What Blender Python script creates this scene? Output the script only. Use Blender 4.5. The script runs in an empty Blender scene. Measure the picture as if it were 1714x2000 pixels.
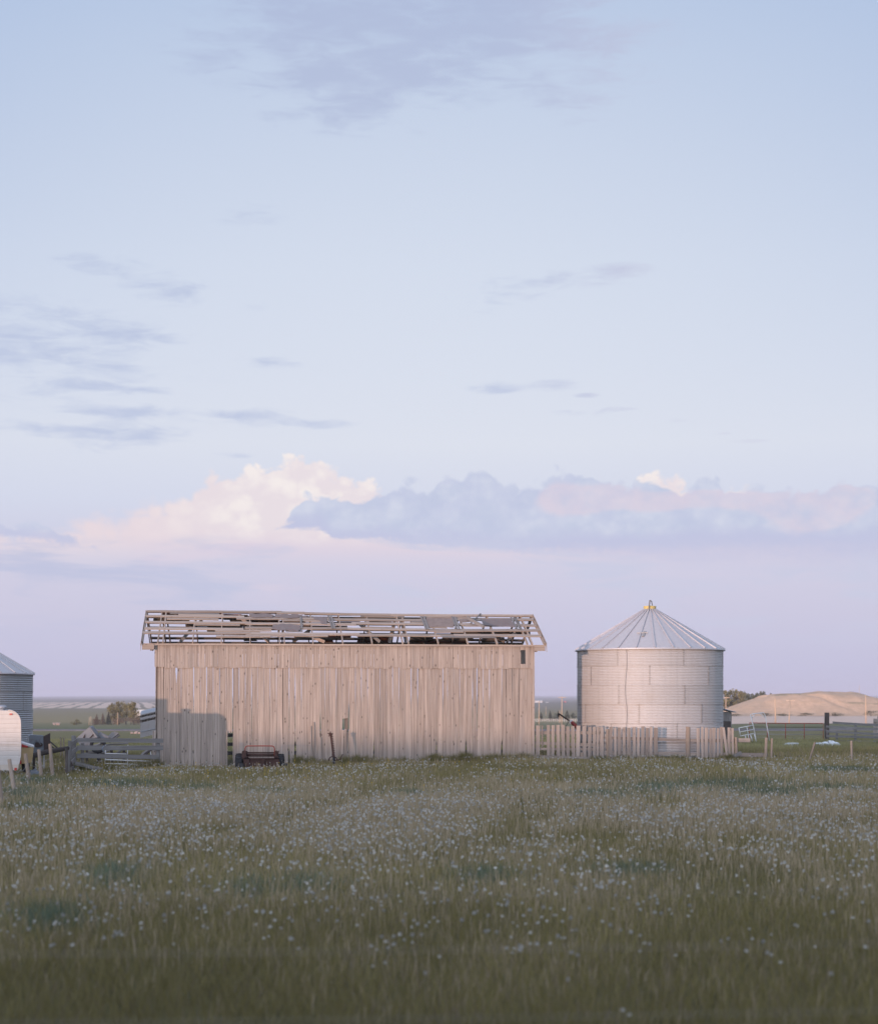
import bpy, math, random
import numpy as np
from mathutils import Vector, noise as mnoise

F, CX, HY, H = 3200.0, 857.0, 1368.0, 2.72      # lens in pixels, principal column, eye level, eye height
SUN_EL, SUN_AZ = math.radians(0.9), math.radians(33)   # sun: low, behind the camera and to its left
SH = Vector((-math.sin(SUN_AZ), -math.cos(SUN_AZ), 0))
rnd = random.Random(7)
C = bpy.context.scene.collection
sc = bpy.context.scene

def P(px, py, Y):
    return Vector(((px - CX) * Y / F, Y, H - (py - HY) * Y / F))

def smooth(a, b, x):
    t = min(1, max(0, (x - a) / (b - a)))
    return t * t * (3 - 2 * t)

def lerp_table(tab, x):
    if x <= tab[0][0]: return tab[0][1]
    for (a, va), (b, vb) in zip(tab, tab[1:]):
        if x <= b: return va + (vb - va) * (x - a) / (b - a)
    return tab[-1][1]

PROF_L = [(75, 0), (118, -.27), (250, -1.9), (400, -4.0), (550, -5.6), (700, -5.7), (1000, -5.6), (1500, -4.8), (2500, -.2),
          (4500, 5.5), (9000, 24), (10500, 30)]
PROF_R = [(75, 0), (118, -.27), (250, -1.9), (400, -3.6), (480, -4.0), (600, -3.2), (700, -3.2), (1000, -4.5), (1500, -5), (2500, -2.2),
          (4500, 4), (9000, 22), (10500, 28)]
RIDGE = 1.7
def ground(x, y):
    wr = smooth(60, 95, x) * smooth(300, 480, y) * (1 - smooth(800, 2000, y))
    z = lerp_table(PROF_L, y) * (1 - wr) + lerp_table(PROF_R, y) * wr
    near = 1 - smooth(90, 160, y)
    if y > -40:
        z += near * (.25 * smooth(-12, 6, x) * smooth(30, 62, y))
        z += near * .06 * (mnoise.noise((x * .21, y * .17, 3.1)) + .5 * mnoise.noise((x * .6, y * .5, 8.1)))
    if y > 1800:
        z += smooth(1800, 6000, y) * 6 * mnoise.noise((x * .0006, y * .0004, 1.7))
    # the slope climbing behind the camera that keeps the low sun off the field
    r = x * SH.x + y * SH.y
    z += 1.15 * smooth(9, 3, y) * (1 - smooth(60, 200, abs(x)))
    z += RIDGE * smooth(22, 60, r) * (1 - smooth(4, 12, y) * 1.0)
    return z

# ---------------------------------------------------------------- mesh builder
ORG = {}
class MB:
    def __init__(s):
        s.v, s.f, s.g, s.t = [], [], [], []
        s.smooth = False
    def add(s, verts, faces, gc=None, tint=None):
        b = len(s.v)
        s.v += [tuple(p) for p in verts]
        s.f += [tuple(i + b for i in f) for f in faces]
        s.g += [tuple(p) for p in (gc if gc is not None else verts)]
        t = rnd.uniform(.82, 1.12) if tint is None else tint
        s.t += [t] * len(verts)
        return s
    def box(s, c, sz, tint=None, rz=0):
        x, y, z = sz[0] / 2, sz[1] / 2, sz[2] / 2
        cs, sn = math.cos(rz), math.sin(rz)
        vs = []
        for dx, dy, dz in ((-1,-1,-1),(1,-1,-1),(1,1,-1),(-1,1,-1),(-1,-1,1),(1,-1,1),(1,1,1),(-1,1,1)):
            vs.append((c[0] + dx*x*cs - dy*y*sn, c[1] + dx*x*sn + dy*y*cs, c[2] + dz*z))
        return s.add(vs, [(0,3,2,1),(4,5,6,7),(0,1,5,4),(1,2,6,5),(2,3,7,6),(3,0,4,7)], None, tint)
    def bar(s, p0, p1, w, t, up=(0, 0, 1), n=1, jit=0, tint=None, taper=1):
        """plank from p0 to p1: t along up, w across; n segments with edge jitter"""
        p0, p1 = Vector(p0), Vector(p1)
        d = p1 - p0; L = d.length; d = d / L
        u = Vector(up); u = (u - d * u.dot(d))
        if u.length < 1e-4: u = Vector((1, 0, 0)) - d * d.x
        u.normalize(); a = d.cross(u)
        vs, gs, fs = [], [], []
        o = rnd.uniform(0, 90)
        for i in range(n + 1):
            k = i / n; q = p0 + d * (L * k)
            sc_ = 1 + (taper - 1) * k
            jw = rnd.uniform(-jit, jit); jt = rnd.uniform(-jit, jit)
            for sa, su in ((-1,-1),(1,-1),(1,1),(-1,1)):
                vs.append(q + a * (sa * w / 2 * sc_ + jw) + u * (su * t / 2 * sc_ + jt))
                gs.append((sa * w / 2 + o, su * t / 2 + o * .37, L * k + o * 1.3))
        for i in range(n):
            b = i * 4
            for j in range(4):
                fs.append((b + j, b + (j + 1) % 4, b + 4 + (j + 1) % 4, b + 4 + j))
        fs += [(3, 2, 1, 0), tuple(n * 4 + j for j in range(4))]
        return s.add(vs, fs, gs, tint)
    def tube(s, pts, r, seg=8, tint=None, jit=0, caps=True):
        pts = [Vector(p) for p in pts]
        rs = r if isinstance(r, (list, tuple)) else [r] * len(pts)
        vs, gs, fs = [], [], []
        o = rnd.uniform(0, 90); l = 0; prev = None
        for i, p in enumerate(pts):
            d = (pts[min(i + 1, len(pts) - 1)] - pts[max(i - 1, 0)]).normalized()
            if prev is None:
                ref = Vector((0, 0, 1)) if abs(d.z) < .9 else Vector((1, 0, 0))
                a = d.cross(ref).normalized()
            else:
                a = (prev - d * prev.dot(d)).normalized()
            prev = a; b = d.cross(a)
            if i: l += (p - pts[i - 1]).length
            for j in range(seg):
                th = 2 * math.pi * j / seg
                rr = rs[i] * (1 + rnd.uniform(-jit, jit))
                vs.append(p + (a * math.cos(th) + b * math.sin(th)) * rr)
                gs.append((math.cos(th) * rs[i] + o, math.sin(th) * rs[i] + o * .4, l + o))
        for i in range(len(pts) - 1):
            for j in range(seg):
                fs.append((i*seg + j, i*seg + (j+1) % seg, (i+1)*seg + (j+1) % seg, (i+1)*seg + j))
        if caps:
            fs += [tuple(reversed(range(seg))), tuple((len(pts)-1)*seg + j for j in range(seg))]
        return s.add(vs, fs, gs, tint)
    def lathe(s, prof, seg=48, c=(0, 0, 0), axis='z', tint=None, a0=0, a1=2 * math.pi):
        """prof: list of (radius, height)"""
        vs, fs = [], []
        full = abs(a1 - a0 - 2 * math.pi) < 1e-6
        m = seg if full else seg + 1
        for r, h in prof:
            for j in range(m):
                th = a0 + (a1 - a0) * j / seg
                x, y = r * math.cos(th), r * math.sin(th)
                vs.append({'z': (c[0]+x, c[1]+y, c[2]+h), 'y': (c[0]+x, c[1]+h, c[2]+y), 'x': (c[0]+h, c[1]+x, c[2]+y)}[axis])
        for i in range(len(prof) - 1):
            for j in range(seg):
                q = (j + 1) % m
                fs.append((i*m + j, i*m + q, (i+1)*m + q, (i+1)*m + j))
        return s.add(vs, fs, None, 1 if tint is None else tint)
    def prism(s, outline, vec, tint=None):
        """outline: closed list of 3D points, extruded by vec"""
        n = len(outline); vec = Vector(vec)
        a = [Vector(p) for p in outline]; b = [p + vec for p in a]
        fs = [tuple(range(n)), tuple(reversed(range(n, 2 * n)))]
        for i in range(n):
            j = (i + 1) % n
            fs.append((i, i + n, j + n, j))
        o = rnd.uniform(0, 50)
        return s.add(a + b, fs, [(p.x + o, p.y, p.z) for p in a + b], tint)
    def build(s, name, mat, parent=None, origin=None, shade=False):
        me = bpy.data.meshes.new(name)
        o = bpy.data.objects.new(name, me)
        org = ORG[parent.name] if parent is not None else Vector(origin if origin is not None else (0, 0, 0))
        me.from_pydata([(p[0]-org.x, p[1]-org.y, p[2]-org.z) for p in s.v], [], s.f)
        at = me.attributes.new('gc', 'FLOAT_VECTOR', 'POINT')
        at.data.foreach_set('vector', np.array(s.g, dtype=np.float32).ravel())
        at = me.attributes.new('tint', 'FLOAT', 'POINT')
        at.data.foreach_set('value', np.array(s.t, dtype=np.float32))
        me.materials.append(mat)
        if shade or s.smooth:
            me.shade_smooth()
        me.update()
        C.objects.link(o)
        if parent is not None:
            o.parent = parent
        else:
            o.location = org
        ORG[o.name] = org
        return o

def tag(o, label=None, cat=None, group=None, kind=None):
    if label: o['label'] = label
    if cat: o['category'] = cat
    if group: o['group'] = group
    if kind: o['kind'] = kind
    return o

def thing(name, loc, label, cat, group=None):
    o = bpy.data.objects.new(name, None); C.objects.link(o)
    o.location = loc; o.empty_display_size = .2
    ORG[o.name] = Vector(loc)
    return tag(o, label, cat, group)

# ---------------------------------------------------------------- node helpers
def lin(c):
    return tuple(((v/255)/12.92 if v/255 <= .04045 else ((v/255+.055)/1.055)**2.4) for v in c)

class NT:
    def __init__(s, tree): s.t = tree
    def n(s, typ, **kw):
        x = s.t.nodes.new(typ)
        for k, v in kw.items(): setattr(x, k, v)
        return x
    def link(s, a, b): s.t.links.new(a, b)
    def put(s, sock, v):
        if isinstance(v, bpy.types.NodeSocket): s.link(v, sock)
        elif v is not None: sock.default_value = v
    def m(s, op, a, b=None, c=None, clamp=False):
        x = s.n('ShaderNodeMath', operation=op, use_clamp=clamp)
        s.put(x.inputs[0], a); s.put(x.inputs[1], b); s.put(x.inputs[2], c)
        return x.outputs[0]
    def add(s, a, b): return s.m('ADD', a, b)
    def sub(s, a, b): return s.m('SUBTRACT', a, b)
    def mul(s, a, b): return s.m('MULTIPLY', a, b)
    def sstep(s, a, b, x):
        r = s.n('ShaderNodeMapRange', interpolation_type='SMOOTHSTEP')
        s.put(r.inputs['Value'], x); s.put(r.inputs['From Min'], a); s.put(r.inputs['From Max'], b)
        return r.outputs[0]
    def mix(s, f, a, b, blend='MIX'):
        x = s.n('ShaderNodeMix', data_type='RGBA', blend_type=blend)
        s.put(x.inputs[0], f); s.put(x.inputs[6], s.col(a)); s.put(x.inputs[7], s.col(b))
        return x.outputs[2]
    def col(s, c):
        if isinstance(c, (tuple, list)): return (c[0], c[1], c[2], 1)
        return c
    def ramp(s, f, stops, interp='LINEAR'):
        r = s.n('ShaderNodeValToRGB'); r.color_ramp.interpolation = interp
        el = r.color_ramp.elements
        while len(el) < len(stops): el.new(.5)
        for e, (p, c) in zip(el, stops):
            e.position = p
            e.color = (c, c, c, 1) if not isinstance(c, (tuple, list)) else (c[0], c[1], c[2], 1)
        s.put(r.inputs[0], f)
        return r.outputs[0]
    def vec(s, x=0, y=0, z=0):
        v = s.n('ShaderNodeCombineXYZ')
        s.put(v.inputs[0], x); s.put(v.inputs[1], y); s.put(v.inputs[2], z)
        return v.outputs[0]
    def sep(s, v):
        x = s.n('ShaderNodeSeparateXYZ'); s.link(v, x.inputs[0]); return x.outputs
    def noise(s, v, scale=1, detail=3, rough=.55, dist=0):
        x = s.n('ShaderNodeTexNoise')
        s.put(x.inputs['Vector'], v); s.put(x.inputs['Scale'], scale); s.put(x.inputs['Detail'], detail)
        s.put(x.inputs['Roughness'], rough); s.put(x.inputs['Distortion'], dist)
        return x.outputs['Fac']
    def voro(s, v, scale=1, feature='F1', rand=1):
        x = s.n('ShaderNodeTexVoronoi', feature=feature)
        s.put(x.inputs['Vector'], v); s.put(x.inputs['Scale'], scale); s.put(x.inputs['Randomness'], rand)
        return x.outputs['Distance']
    def vscale(s, v, sx, sy, sz, off=(0, 0, 0)):
        x = s.n('ShaderNodeMapping'); s.link(v, x.inputs[0])
        x.inputs['Scale'].default_value = (sx, sy, sz); x.inputs['Location'].default_value = off
        return x.outputs[0]
    def attr(s, name, out='Fac'):
        return s.n('ShaderNodeAttribute', attribute_name=name).outputs[out]

def new_mat(name):
    m = bpy.data.materials.new(name); m.use_nodes = True
    t = NT(m.node_tree); b = m.node_tree.nodes['Principled BSDF']
    return m, t, b
def bump(t, b, h, strength=.3, dist=.01):
    x = t.n('ShaderNodeBump'); x.inputs['Strength'].default_value = strength; x.inputs['Distance'].default_value = dist
    t.put(x.inputs['Height'], h); t.link(x.outputs[0], b.inputs['Normal'])

# ---------------------------------------------------------------- materials
def wood(name, c1, c2, knot=.35, grain=1.0, dark=(.10, .085, .075)):
    m, t, b = new_mat(name)
    g = t.attr('gc', 'Vector'); ti = t.attr('tint')
    fine = t.noise(t.vscale(g, 55, 55, 1.1), 1, 4, .65)
    broad = t.noise(t.vscale(g, 21, 21, .42), 1, 4, .62, .3)
    c = t.mix(t.sstep(.30, .68, t.add(t.mul(fine, .3 * grain), t.mul(broad, 1 - .3 * grain))), c1, c2)
    crack = t.noise(t.vscale(g, 90, 90, .55, (3, 7, 1)), 1, 2, .5)
    c = t.mix(t.mul(t.sstep(.66, .78, crack), .55), c, dark)
    kv = t.add(t.voro(t.vscale(g, 6.3, 6.3, 2.6), 1), t.mul(t.sstep(.46, .33, t.noise(t.vscale(g, 3, 3, .8, (2, 2, 2)), 1, 1)), .2))
    c = t.mix(t.mul(t.sstep(.185, .08, kv), knot), c, dark)
    stain = t.noise(t.vscale(g, 1.4, 1.4, .5, (9, 1, 4)), 1, 3)
    c = t.mix(t.mul(t.sstep(.5, .75, stain), .3), c, tuple(v * .72 for v in c1))
    silver = t.noise(t.vscale(g, 2.6, 2.6, .7, (5, 8, 2)), 1, 4, .6)
    c = t.mix(t.mul(t.sstep(.50, .72, silver), .35), c, (.31, .295, .29))
    c = t.mix(1.0, c, t.vec(ti, ti, ti), 'MULTIPLY')
    t.put(b.inputs['Base Color'], c)
    b.inputs['Roughness'].default_value = .85
    b.inputs['Specular IOR Level'].default_value = .25
    bump(t, b, t.add(fine, t.mul(crack, -.6)), .35, .006)
    return m

def flat(name, col, rough=.6, metal=0, var=.15, scale=3.0, dirt=None, dirt_amt=.4, spec=.4):
    m, t, b = new_mat(name)
    co = t.n('ShaderNodeTexCoord').outputs['Object']
    n1 = t.noise(co, scale, 5, .6)
    c = t.mix(n1, tuple(v * (1 - var) for v in col), tuple(min(1, v * (1 + var)) for v in col))
    if dirt:
        c = t.mix(t.mul(t.sstep(.5, .68, t.noise(t.vscale(co, 1.7, 1.7, 1.1, (4, 2, 9)), scale, 5, .65)), dirt_amt), c, dirt)
    t.put(b.inputs['Base Color'], c)
    t.put(b.inputs['Roughness'], t.add(t.mul(n1, .2), rough - .1))
    b.inputs['Metallic'].default_value = metal
    b.inputs['Specular IOR Level'].default_value = spec
    bump(t, b, t.noise(co, scale * 9, 3), .12, .01)
    return m

def galv(name, base=(.52, .53, .55), rough=.42, metal=.85, streaks=True):
    m, t, b = new_mat(name)
    co = t.n('ShaderNodeTexCoord').outputs['Object']
    sp = t.voro(t.vscale(co, 1, 1, 1), 14)
    n1 = t.noise(co, 1.3, 4, .6)
    st = t.noise(t.vscale(co, 7, 7, .35), 1, 4, .6)
    c = t.mix(t.mul(sp, .5), base, tuple(v * .86 for v in base))
    c = t.mix(t.mul(t.sstep(.45, .75, st), .35), c, tuple(v * .72 for v in base))
    c = t.mix(t.mul(t.sstep(.52, .8, n1), .35), c, (base[0] * .85, base[1] * .78, base[2] * .7))
    ti = t.attr('tint')
    c = t.mix(1.0, c, t.vec(ti, ti, ti), 'MULTIPLY')
    t.put(b.inputs['Base Color'], c)
    b.inputs['Metallic'].default_value = metal
    t.put(b.inputs['Roughness'], t.add(rough - .08, t.mul(n1, .2)))
    return m

M = {}
M['barn'] = wood('weathered_barn_board', (.49, .415, .37), (.235, .195, .172), .95)
M['roof_wood'] = wood('weathered_roof_board', (.46, .385, .335), (.25, .20, .17), .5)
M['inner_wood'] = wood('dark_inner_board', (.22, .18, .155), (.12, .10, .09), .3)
M['red_board'] = wood('red_brown_board', (.20, .065, .04), (.12, .045, .03), .3)
M['grey_wood'] = wood('silver_grey_wood', (.26, .25, .25), (.16, .155, .155), .4)
M['picket'] = wood('picket_wood', (.40, .345, .315), (.24, .205, .185), .6)
M['post_wood'] = wood('round_post_wood', (.40, .325, .27), (.27, .22, .185), .4)
M['pole_wood'] = wood('utility_pole_wood', (.66, .46, .31), (.55, .39, .27), .1)
M['dark_wood'] = wood('dark_old_wood', (.09, .075, .07), (.05, .042, .04), .3)
M['felt'] = flat('roofing_felt', (.20, .175, .175), .95, 0, .25, 5, (.26, .12, .10), .35, .1)
M['plywood'] = flat('old_plywood', (.25, .205, .19), .9, 0, .3, 4, (.16, .12, .11), .5, .1)
M['galv'] = galv('galvanised_steel', (.535, .515, .515), .6, .28)
M['galv_roof'] = galv('galvanised_roof_steel', (.54, .525, .555), .52, .38)
M['galv_far'] = galv('dull_galvanised_steel', (.45, .47, .50), .5, .55)
M['seam'] = flat('dark_seam_steel', (.36, .345, .34), .6, .5)  # steel a little darker than the bin walls
M['yellow'] = flat('faded_yellow_paint', (.62, .50, .20), .6, 0, .12, 6)
M['rust'] = flat('rusted_iron', (.075, .045, .040), .85, .1, .4, 5, (.12, .065, .058), .6, .2)
M['rust_red'] = flat('faded_red_iron', (.30, .065, .045), .65, .1, .3, 6, (.12, .06, .05), .6)
M['dark_iron'] = flat('dark_iron', (.05, .04, .038), .7, .4, .3, 6)
M['rubber'] = flat('tyre_rubber', (.028, .028, .032), .85, 0, .25, 8)
M['white_paint'] = flat('chalky_white_paint', (.66, .66, .68), .6, 0, .08, 3, (.42, .40, .38), .35)
M['pale_metal'] = flat('pale_sheet_metal', (.33, .355, .40), .5, .35, .15, 2, (.30, .28, .27), .35)
M['scrap'] = flat('dull_scrap_sheet', (.20, .22, .255), .6, .3, .2, 2, (.13, .11, .10), .5)
M['cream'] = flat('cream_paint', (.50, .455, .41), .6, 0, .1, 3, (.35, .28, .22), .4)
M['beige'] = flat('yellowed_fibreglass', (.50, .37, .20), .6, 0, .12, 4)
M['red_plastic'] = flat('red_lens', (.45, .04, .03), .35)
M['blue_metal'] = flat('blue_grey_metal', (.16, .18, .21), .6, .4, .2, 4, (.10, .08, .07), .5)
M['brown_metal'] = flat('brown_sheet', (.05, .036, .034), .75, .1, .3, 4)
M['grey_trailer'] = flat('dusty_aluminium', (.36, .35, .36), .5, .5, .12, 2, (.3, .27, .25), .4)
M['black_gap'] = flat('dark_opening', (.02, .02, .02), .9)
M['auger_red'] = flat('auger_red_paint', (.28, .05, .045), .5, .1, .2, 5)
M['shed_roof'] = flat('blue_grey_roofing', (.25, .29, .36), .6, .3)
M['plastic'] = flat('white_plastic', (.62, .66, .70), .5, 0, .15, 6, (.35, .37, .4), .4)
M['stone'] = flat('pinkish_stone', (.40, .30, .27), .9)
M['truck_red'] = flat('red_vehicle_paint', (.5, .06, .05), .4)
M['bld_white'] = flat('white_wall_paint', (.62, .60, .58), .7)
M['bld_roof'] = flat('brown_roofing', (.22, .15, .13), .8)
M['wire'] = flat('dull_fence_wire', (.30, .29, .29), .5, .6)

def camper_mat():
    m, t, b = new_mat('camper_siding')
    co = t.n('ShaderNodeTexCoord').outputs['Object']
    z = t.sep(co)[2]
    w = t.m('ABSOLUTE', t.sub(t.m('FRACT', t.mul(z, 6.2)), .5))
    n = t.noise(co, 2.2, 4, .6)
    c = t.mix(t.sstep(.45, .75, n), (.53, .51, .505), (.46, .44, .43))
    c = t.mix(t.mul(t.sstep(.43, .5, w), .35), c, (.34, .31, .29))
    t.put(b.inputs['Base Color'], c); b.inputs['Roughness'].default_value = .5
    bump(t, b, t.sstep(.3, .5, w), .25, -.02)
    return m
M['camper'] = camper_mat()

def grass_mat(name, trans=.3):
    m, t, b = new_mat(name)
    c = t.attr('blade_tint', 'Color')
    t.put(b.inputs['Base Color'], c); b.inputs['Roughness'].default_value = .6
    b.inputs['Specular IOR Level'].default_value = .2
    tr = t.n('ShaderNodeBsdfTranslucent'); t.link(c, tr.inputs[0])
    mx = t.n('ShaderNodeMixShader'); mx.inputs[0].default_value = trans
    t.link(b.outputs[0], mx.inputs[1]); t.link(tr.outputs[0], mx.inputs[2])
    t.link(mx.outputs[0], m.node_tree.nodes['Material Output'].inputs[0])
    return m
M['grass'] = grass_mat('meadow_blades')
M['leaf'] = grass_mat('tree_leaves', .25)

def puff_mat():
    m, t, b = new_mat('seed_fluff')
    c = t.attr('blade_tint', 'Color'); t.put(b.inputs['Base Color'], c); b.inputs['Roughness'].default_value = .9
    tr = t.n('ShaderNodeBsdfTranslucent'); t.link(c, tr.inputs[0])
    mx = t.n('ShaderNodeMixShader'); mx.inputs[0].default_value = .4
    t.link(b.outputs[0], mx.inputs[1]); t.link(tr.outputs[0], mx.inputs[2])
    t.link(mx.outputs[0], m.node_tree.nodes['Material Output'].inputs[0])
    return m
M['puff'] = puff_mat()
M['stem'] = flat('flower_stem', (.10, .095, .05), .7)
M['petal'] = flat('yellow_petals', (.60, .40, .03), .7)

def ground_mat():
    m, t, b = new_mat('prairie_ground')
    pos = t.n('ShaderNodeNewGeometry').outputs['Position']
    x, y, z = t.sep(pos)
    wob = t.noise(t.vscale(pos, .004, .004, .004), 1, 4)
    yy = t.mul(y, t.add(.93, t.mul(wob, .14)))
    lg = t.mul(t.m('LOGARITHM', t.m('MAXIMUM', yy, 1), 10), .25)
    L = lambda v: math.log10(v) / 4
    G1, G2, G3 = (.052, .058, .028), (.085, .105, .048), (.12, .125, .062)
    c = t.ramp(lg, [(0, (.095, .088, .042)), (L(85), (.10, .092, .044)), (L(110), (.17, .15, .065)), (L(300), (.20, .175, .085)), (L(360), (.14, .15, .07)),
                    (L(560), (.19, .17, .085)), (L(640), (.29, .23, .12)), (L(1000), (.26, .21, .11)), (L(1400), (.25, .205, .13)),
                    (L(2400), (.22, .185, .14)), (L(4200), (.30, .255, .22)), (L(9800), (.32, .28, .26))])  # farthest tones paler, haze put into the ground colour so the horizon melts
    patch = t.noise(t.vscale(pos, .02, .006, .02), 1, 5, .6)
    c = t.mix(t.mul(t.sstep(.45, .7, patch), .45), c, (.24, .20, .12))
    fine = t.noise(t.vscale(pos, .9, .35, .9), 1, 5, .7)
    c = t.mix(t.mul(fine, .3), c, (.06, .06, .03))
    # strip-farmed slope far off to the left: pale stubble and green fallow in long slanting strips
    band = t.mul(t.sstep(1500, 1540, yy), t.sstep(2550, 2480, yy))
    band = t.mul(band, t.sstep(-120, -190, x))
    ph = t.m('FRACT', t.mul(t.add(x, t.add(t.mul(y, .19), t.mul(t.noise(t.vscale(pos, .004, .0015, 0), 1, 2), 30))), .058))
    stripe = t.sstep(.33, .41, t.m('ABSOLUTE', t.sub(ph, .5)))
    stripe = t.sub(1, stripe)
    c = t.mix(t.mul(band, t.mul(stripe, .95)), c, (.62, .47, .37))
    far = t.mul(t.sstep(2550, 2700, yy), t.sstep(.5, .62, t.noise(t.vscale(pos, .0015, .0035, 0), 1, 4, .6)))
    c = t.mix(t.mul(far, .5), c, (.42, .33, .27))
    t.put(b.inputs['Base Color'], c); b.inputs['Roughness'].default_value = .95
    b.inputs['Specular IOR Level'].default_value = .1
    return m
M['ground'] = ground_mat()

def dirt_mat(name, c1, c2, c3, tuft=.5):
    m, t, b = new_mat(name)
    pos = t.n('ShaderNodeNewGeometry').outputs['Position']
    n = t.noise(pos, .35, 7, .7)
    c = t.mix(t.sstep(.3, .7, n), c1, c2)
    c = t.mix(t.mul(t.sstep(.56, .66, t.noise(t.vscale(pos, .03, .09, .25, (5, 3, 0)), 1, 6, .65)), tuft), c, c3)
    t.put(b.inputs['Base Color'], c); b.inputs['Roughness'].default_value = .95
    b.inputs['Specular IOR Level'].default_value = .1
    bump(t, b, n, .8, .6)
    return m
M['dirt'] = dirt_mat('stockpile_earth', (.57, .40, .285), (.46, .33, .235), (.22, .20, .13), .75)
M['gravel'] = dirt_mat('pale_gravel', (.70, .53, .43), (.60, .45, .37), (.40, .34, .32), .7)
M['road'] = dirt_mat('grey_road', (.17, .17, .185), (.13, .13, .145), (.10, .10, .11), .4)
# ---------------------------------------------------------------- camera, sun, render
cam = bpy.data.cameras.new('camera'); co = bpy.data.objects.new('camera', cam); C.objects.link(co); sc.camera = co
co.location = (0, 0, H); co.rotation_euler = (math.pi / 2, 0, 0)
cam.sensor_fit = 'HORIZONTAL'; cam.sensor_width = 36; cam.lens = 36 * F / 1714
cam.shift_y = (HY - 1000) / 1714; cam.clip_end = 30000; cam.clip_start = .1
cam.dof.use_dof = True; cam.dof.focus_distance = 67.5; cam.dof.aperture_fstop = 1.4

sun = bpy.data.lights.new('sun', 'SUN'); so = bpy.data.objects.new('sun', sun); C.objects.link(so)
sun.energy = 5.0; sun.angle = math.radians(.65); sun.color = (1, .645, .475)
sd = Vector((SH.x * math.cos(SUN_EL), SH.y * math.cos(SUN_EL), math.sin(SUN_EL)))
so.rotation_euler = sd.to_track_quat('Z', 'Y').to_euler()
sc.view_settings.view_transform = 'Standard'; sc.view_settings.look = 'None'
sc.view_settings.exposure = 0; sc.view_settings.gamma = 1
sc.render.engine = 'CYCLES'
sc.cycles.use_denoising = True
sc.cycles.use_adaptive_sampling = False
sc.cycles.max_bounces = 6; sc.cycles.volume_bounces = 0; sc.cycles.diffuse_bounces = 3; sc.cycles.transparent_max_bounces = 8
sc.cycles.sample_clamp_indirect = 4

# ---------------------------------------------------------------- sky
def ang(px, py):
    v = Vector((px - CX, F, HY - py)).normalized()
    return math.atan2(v.x, v.y), math.asin(v.z)

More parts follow.
